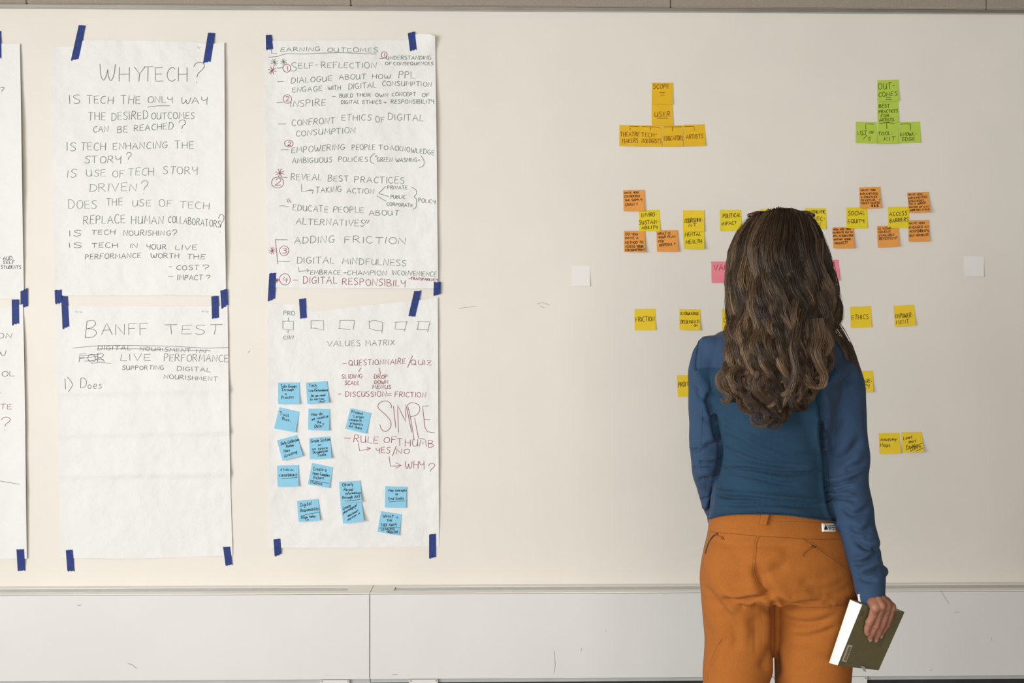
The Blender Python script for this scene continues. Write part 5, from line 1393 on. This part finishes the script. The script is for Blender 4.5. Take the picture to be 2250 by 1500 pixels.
# the sides, turned away from the camera
for i in range(36):
    sg = -1 if i % 2 else 1
    an = rs.uniform(.05, .95)
    tt, P = tintf(0), []
    ph, e1 = rs.uniform(0, 6), rs.uniform(700, 750)
    for q in range(22):
        t = q / 21
        py = 470 + (e1 - 470) * t
        p1 = hull(sg * .86 * math.cos(an * (1 - .55 * t)), py)
        yc, yd = np.interp(py, hyy, hyc), np.interp(py, hyy, hyd)
        P.append(np.array([p1[0] + .004 * t * math.sin(7 * t + ph), Y0 + yc + yd * math.sin(an * (1 - .55 * t)) + .006 * t * math.sin(8 * t + ph), p1[2]]))
    guides.append((P, .005, tt))


def free_guide(P, spread, tint):
    """P: (px, py, depth offset from Y0)"""
    guides.append(([np.array(pt(q[0], q[1], Y0 + q[2])) for q in smooth(P, 5)], spread, tint))


LT, MD, DK = (.17, .105, .058), (.09, .054, .030), (.042, .025, .015)
# big curls seen at the right, left and bottom
for q in range(3):
    o = q * 4
    free_guide([(1802 - o, 700, -.15), (1806 - o, 740, -.16), (1798 - o, 770, -.17), (1806 - o, 800, -.175), (1816 - o, 825, -.17), (1810 - o, 848, -.165), (1790 - o, 850, -.165), (1778 - o, 842, -.17)], .006, (LT, MD, LT)[q])
    free_guide([(1760 + o, 680, -.15), (1750, 730, -.165), (1742, 770, -.175), (1748, 810, -.178), (1742 - o, 850, -.175), (1725, 880, -.17), (1712, 905, -.168)], .0065, (MD, LT, DK)[q])
free_guide([(1822, 600, -.06), (1832, 640, -.07), (1838, 668, -.075), (1826, 690, -.085), (1832, 705, -.085), (1850, 730, -.08), (1868, 765, -.07), (1880, 800, -.055), (1892, 835, -.04), (1897, 860, -.035), (1891, 872, -.035)], .007, MD)
free_guide([(1815, 580, -.06), (1828, 625, -.07), (1836, 655, -.08), (1820, 690, -.095), (1826, 712, -.095), (1845, 740, -.095), (1862, 770, -.085), (1870, 795, -.08)], .0075, DK)
free_guide([(1818, 620, -.07), (1834, 652, -.08), (1832, 680, -.085), (1818, 700, -.10), (1828, 730, -.10), (1850, 755, -.09), (1864, 790, -.08)], .007, MD)
free_guide([(1815, 560, -.04), (1830, 600, -.05), (1840, 640, -.06), (1830, 672, -.07), (1838, 690, -.07)], .006, DK)
free_guide([(1604, 640, -.05), (1598, 680, -.07), (1604, 720, -.09), (1598, 750, -.10), (1592, 775, -.115), (1597, 795, -.12), (1604, 800, -.125)], .004, MD)
for q in range(4):
    o = q * 5
    free_guide([(1610 + o, 730, -.12), (1600 + o, 770, -.135), (1606 + o, 800, -.145), (1592 + o, 815, -.15), (1578 + o * .7, 828, -.15), (1580 + o * .6, 850, -.15), (1594 + o * .5, 862, -.15), (1604, 872, -.15), (1594, 884, -.148), (1584, 876, -.145)], .0055, (LT, MD, DK, LT)[q])
free_guide([(1650, 800, -.15), (1640, 840, -.155), (1625, 870, -.155), (1628, 895, -.15), (1650, 905, -.148), (1668, 895, -.15)], .0075, MD)
free_guide([(1700, 800, -.155), (1690, 850, -.16), (1705, 890, -.158), (1720, 915, -.152), (1712, 922, -.15)], .006, LT)
free_guide([(1770, 780, -.15), (1778, 820, -.16), (1768, 855, -.16), (1745, 872, -.158), (1735, 890, -.155)], .007, MD)

NS = 38
TV, TF, TC = [], [], []
off = 0
tri = np.arange(3) * 2 * math.pi / 3
for (P, sp, tint) in guides:
    P = np.array(P); n = len(P)
    D = np.gradient(P, axis=0); D /= np.maximum(np.linalg.norm(D, axis=1), 1e-9)[:, None]
    Xv = np.cross(D, np.array([0, 1.0, 0])); Xv /= np.maximum(np.linalg.norm(Xv, axis=1), 1e-6)[:, None]
    Yv = np.cross(D, Xv)
    t = np.linspace(0, 1, n)
    sm_ = np.clip(t / .65, 0, 1); sm_ = sm_ * sm_ * (3 - 2 * sm_)
    prof = (1.75 - .85 * sm_) * (1 - .6 * t ** 4)
    for s in range(NS):
        ang, rad = rs.uniform(0, 6.283), math.sqrt(rs.random())
        tw = rs.uniform(-1.5, 1.5)
        fx, fa, fp = rs.uniform(0, .0028), rs.uniform(4, 14), rs.uniform(0, 6)
        frz = .009 if rs.random() < .03 else 0
        th = ang + tw * t
        cx = np.cos(th) * rad * sp * prof + fx * np.sin(fa * t + fp) + frz * t * np.sin(9 * t + fp)
        cy = np.sin(th) * rad * sp * .7 * prof + fx * np.cos(fa * t + fp)
        L = P + Xv * cx[:, None] + Yv * cy[:, None]
        r = (.00052 if rad < .85 else .00040) * (1 - .7 * t ** 4) * (0.6 if frz else 1)
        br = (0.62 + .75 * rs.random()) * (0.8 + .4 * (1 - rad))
        a = tri[None, :] + ang
        R3 = L[:, None, :] + r[:, None, None] * (np.cos(a)[..., None] * Xv[:, None, :] + np.sin(a)[..., None] * Yv[:, None, :])
        TV.append(R3.reshape(-1, 3))
        i = np.arange(n - 1)[:, None] * 3 + np.arange(3)[None, :]
        j = np.arange(n - 1)[:, None] * 3 + (np.arange(3)[None, :] + 1) % 3
        TF.append(np.stack([i, j, j + 3, i + 3], -1).reshape(-1, 4) + off)
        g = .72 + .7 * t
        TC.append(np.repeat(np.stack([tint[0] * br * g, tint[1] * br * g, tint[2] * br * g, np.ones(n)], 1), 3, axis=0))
        off += 3 * n
TV = np.concatenate(TV); TF = np.concatenate(TF); TC = np.concatenate(TC)
me = bpy.data.meshes.new('hair_strands')
me.vertices.add(len(TV)); me.vertices.foreach_set('co', TV.ravel())
me.loops.add(TF.size); me.loops.foreach_set('vertex_index', TF.ravel().astype(np.int32))
me.polygons.add(len(TF)); me.polygons.foreach_set('loop_start', (np.arange(len(TF)) * 4).astype(np.int32))
me.update(calc_edges=True)
ca = me.color_attributes.new('tint', 'FLOAT_COLOR', 'POINT')
ca.data.foreach_set('color', TC.ravel())
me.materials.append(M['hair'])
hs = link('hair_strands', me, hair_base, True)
hs.matrix_parent_inverse = Matrix.Identity(4)
hs['kind'] = 'stuff'

# ---- eyeglasses pushed up on the head ------------------------------
gl = empty('eyeglasses', tuple(PP(1716, 470, .03)))
tag(gl, 'tortoiseshell eyeglasses pushed up on top of the person\'s head', 'eyeglasses')
GY = .045


def gp(px, py, dy): return PP(px, py, dy)


fr = [gp(1646, 473, .0), gp(1662, 467, .02), gp(1685, 467, .05), gp(1716, 470, .06), gp(1748, 467, .05), gp(1772, 466, .02), gp(1787, 472, .0)]
v, f = tube([q for q in smooth(fr, 5)], [.0036] * (5 * 6 + 1), 10); mesh('brow_bar', v, f, M['tortoise'], gl, True)
for (cx, s) in ((1682, -1), (1750, 1)):
    ring = [gp(cx + 25 * math.cos(t), 486 + 17 * math.sin(t), .052 + .01 * math.sin(t)) for t in np.linspace(0, 2 * math.pi, 25)]
    v, f = tube(ring, [.0024] * 25, 8); mesh('lens_rim', v, f, M['tortoise'], gl, True)
for (ex, s) in ((1647, 1), (1786, -1)):
    v, f = tube([gp(ex - s * 1, 473, -.004), gp(ex + s * 9, 470, -.008), gp(ex + s * 20, 468, -.008)], [.0046, .0042, .003], 8); mesh('hinge', v, f, M['tortoise'], gl, True)
    v, f = tube([gp(ex, 472, .0), gp(ex + s * 8, 473, -.03), gp(ex + s * 18, 484, -.05), gp(ex + s * 30, 502, -.065)], [.0030, .0028, .0022, .0020], 8); mesh('temple_arm', v, f, M['tortoise'], gl, True)

# ---- paperback held in the right hand ------------------------------
bk = empty('book', tuple((CTL + CBR) / 2))
tag(bk, 'thick olive paperback with a barcode, held in the person\'s right hand', 'book')
tn = np.array(pt(1868, 1316, -1.507 + .034)) - CTL          # thickness direction of the slumped page block

tB = np.array(pt(1821, 1456.5, -1.465 + .031)) - CBL
tq4 = [tn, tn, tB, tB]


def slab(name, o, parts_, m, inset=0.0):
    V = []
    for p in parts_: V.append(p)
    Fc = [(0, 1, 2, 3), (7, 6, 5, 4), (0, 4, 5, 1), (1, 5, 6, 2), (2, 6, 7, 3), (3, 7, 4, 0)]
    return mesh(name, V, Fc, m, o)


q4 = [CTL, CTR, CBR, CBL]
nu = tn / np.linalg.norm(tn)
cvt = .0009
slab('back_cover', bk, [p for p in q4] + [p + nu * cvt for p in q4], M['cover'])
slab('front_cover', bk, [p + t for p, t in zip(q4, tq4)] + [p + t + nu * cvt for p, t in zip(q4, tq4)], M['cover'])
slab('spine', bk, [CTR, CTR + wv / np.linalg.norm(wv) * .001, CBR + wv / np.linalg.norm(wv) * .001, CBR] + [CTR + tn, CTR + wv / np.linalg.norm(wv) * .001 + tn, CBR + wv / np.linalg.norm(wv) * .001 + tB, CBR + tB], M['cover'])
wn_, hn_ = wv / np.linalg.norm(wv), hv / np.linalg.norm(hv)
ins = [CTL + wn_ * .0004 + hn_ * .0008, CTR - wn_ * .0002 + hn_ * .0008, CBR - wn_ * .0002 - hn_ * .0008, CBL + wn_ * .0004 - hn_ * .0008]
# page block with a slightly rounded fore-edge
V, Fc = [], []
K, Z = 10, 12
for j in range(Z + 1):
    for i in range(K + 1):
        t, s_ = i / K, j / Z
        L = ins[0] * (1 - s_) + ins[3] * s_
        R = ins[1] * (1 - s_) + ins[2] * s_
        bow = .0022 * math.sin(math.pi * t)
        ts = tn * (1 - s_) + tB * s_
        d = nu * cvt + (ts - nu * cvt) * t
        V.append(L + d - wn_ * bow); V.append(R + d)
W2 = 2 * (K + 1)
for j in range(Z):
    for i in range(K):
        a = j * W2 + 2 * i
        Fc.append((a, a + 2, a + W2 + 2, a + W2)); Fc.append((a + 1, a + W2 + 1, a + W2 + 3, a + 3))
pb = mesh('page_block', V, Fc, M['pages'], bk)
top = [V[2 * i] for i in range(K + 1)] + [V[2 * i + 1] for i in range(K, -1, -1)]
bot = [V[Z * W2 + 2 * i] for i in range(K + 1)] + [V[Z * W2 + 2 * i + 1] for i in range(K, -1, -1)]
mesh('page_edges', top, [tuple(range(len(top)))], M['pages_top'], pb)
mesh('page_edges', bot, [tuple(range(len(bot)))[::-1]], M['pages_top'], pb)


def onc(strokes, wd, m, name, h=.0006):
    V, Fc = [], []
    for st in strokes:
        P = np.array(st, float)
        d = np.gradient(P, axis=0); d /= np.maximum(np.hypot(d[:, 0], d[:, 1]), 1e-6)[:, None]
        n_ = np.stack([-d[:, 1], d[:, 0]], 1) * wd / 2
        b = len(V)
        for p, q in zip(P + n_, P - n_): V += [cov(p[0], p[1], h), cov(q[0], q[1], h)]
        for k in range(len(P) - 1):
            i = b + 2 * k; Fc.append((i, i + 1, i + 3, i + 2))
    return tag(mesh(name, V, Fc, m, bk), kind='stuff')


def bxy(u, v):
    """fractions across / down the back cover -> photo pixels"""
    a = np.array([1895, 1328.]) * (1 - u) + np.array([1987, 1344.]) * u
    b = np.array([1841, 1462.]) * (1 - u) + np.array([1930, 1472.]) * u
    return tuple(a * (1 - v) + b * v)


def bstroke(u, v0, v1, h):
    """a line of small illegible print running down the cover"""
    out, v = [], v0
    while v < v1:
        L = rs.uniform(.012, .05)
        n = max(2, int(L / .006))
        out.append([bxy(u + (h / 2 if k % 2 else -h / 2) * rs.uniform(.5, 1), v + L * k / n) for k in range(n + 1)])
        v += L + .012
    return out


def k5(*q): return [(1780 + x / 5.0, 1200 + y / 5.0) for x, y in q]


bc = k5((415, 1078), (468, 1088), (398, 1272), (345, 1262))
slabq = [cov(p[0], p[1], .0002) for p in bc]
bl = slab('barcode_label', bk, slabq + [cov(p[0], p[1], .0005) for p in bc], M['beige'])
bars = []
for t in (.14, .17, .22, .25, .27, .33, .36, .38, .44, .47, .50, .56, .60, .62, .68, .71, .74, .80, .83, .86, .90):
    A = np.array(bc[0]) * (1 - t) + np.array(bc[3]) * t; B = np.array(bc[1]) * (1 - t) + np.array(bc[2]) * t
    bars.append([tuple(A * .62 + B * .38), tuple(A * .12 + B * .88)])
onc(bars, .6, M['ink_black'], 'barcode_bars', .0009)
# words on the back cover: a heading and rows of small print
onc(bstroke(.83, .06, .09, .03) + bstroke(.80, .12, .62, .022) + bstroke(.74, .12, .66, .022), .5, M['ink_cover'], 'cover_print')
onc(bstroke(.67, .14, .66, .018) + bstroke(.62, .3, .68, .018), .45, M['ink_gold'], 'cover_print')
onc([[bxy(.10, .10), bxy(.10, .18)], [bxy(.06, .10), bxy(.06, .13)], [bxy(.06, .145), bxy(.06, .18)], [bxy(.02, .02), bxy(.2, .02)]][:3] + [[bxy(.22, .02), bxy(.22, .12)], [bxy(.25, .02), bxy(.25, .11)]], .9, M['ink_cover'], 'cover_print')
# slips of paper sticking out at the top and the foot
p0 = [np.array(pt(1886, 1320, -1.482)), np.array(pt(1884, 1306, -1.482)), np.array(pt(1890, 1304, -1.482)), np.array(pt(1893, 1323, -1.482))]
slab('page_marker', bk, p0 + [p + np.array([0, .0004, 0]) for p in p0], M['card'])
p0 = [np.array(pt(1890, 1462, -1.44)), np.array(pt(1900, 1464, -1.44)), np.array(pt(1903.5, 1475.5, -1.44)), np.array(pt(1898, 1474, -1.44))]
o = slab('page_marker', bk, p0 + [p + np.array([0, .0004, 0]) for p in p0], M['alu'])
o['label'] = 'grey page marker at the foot'
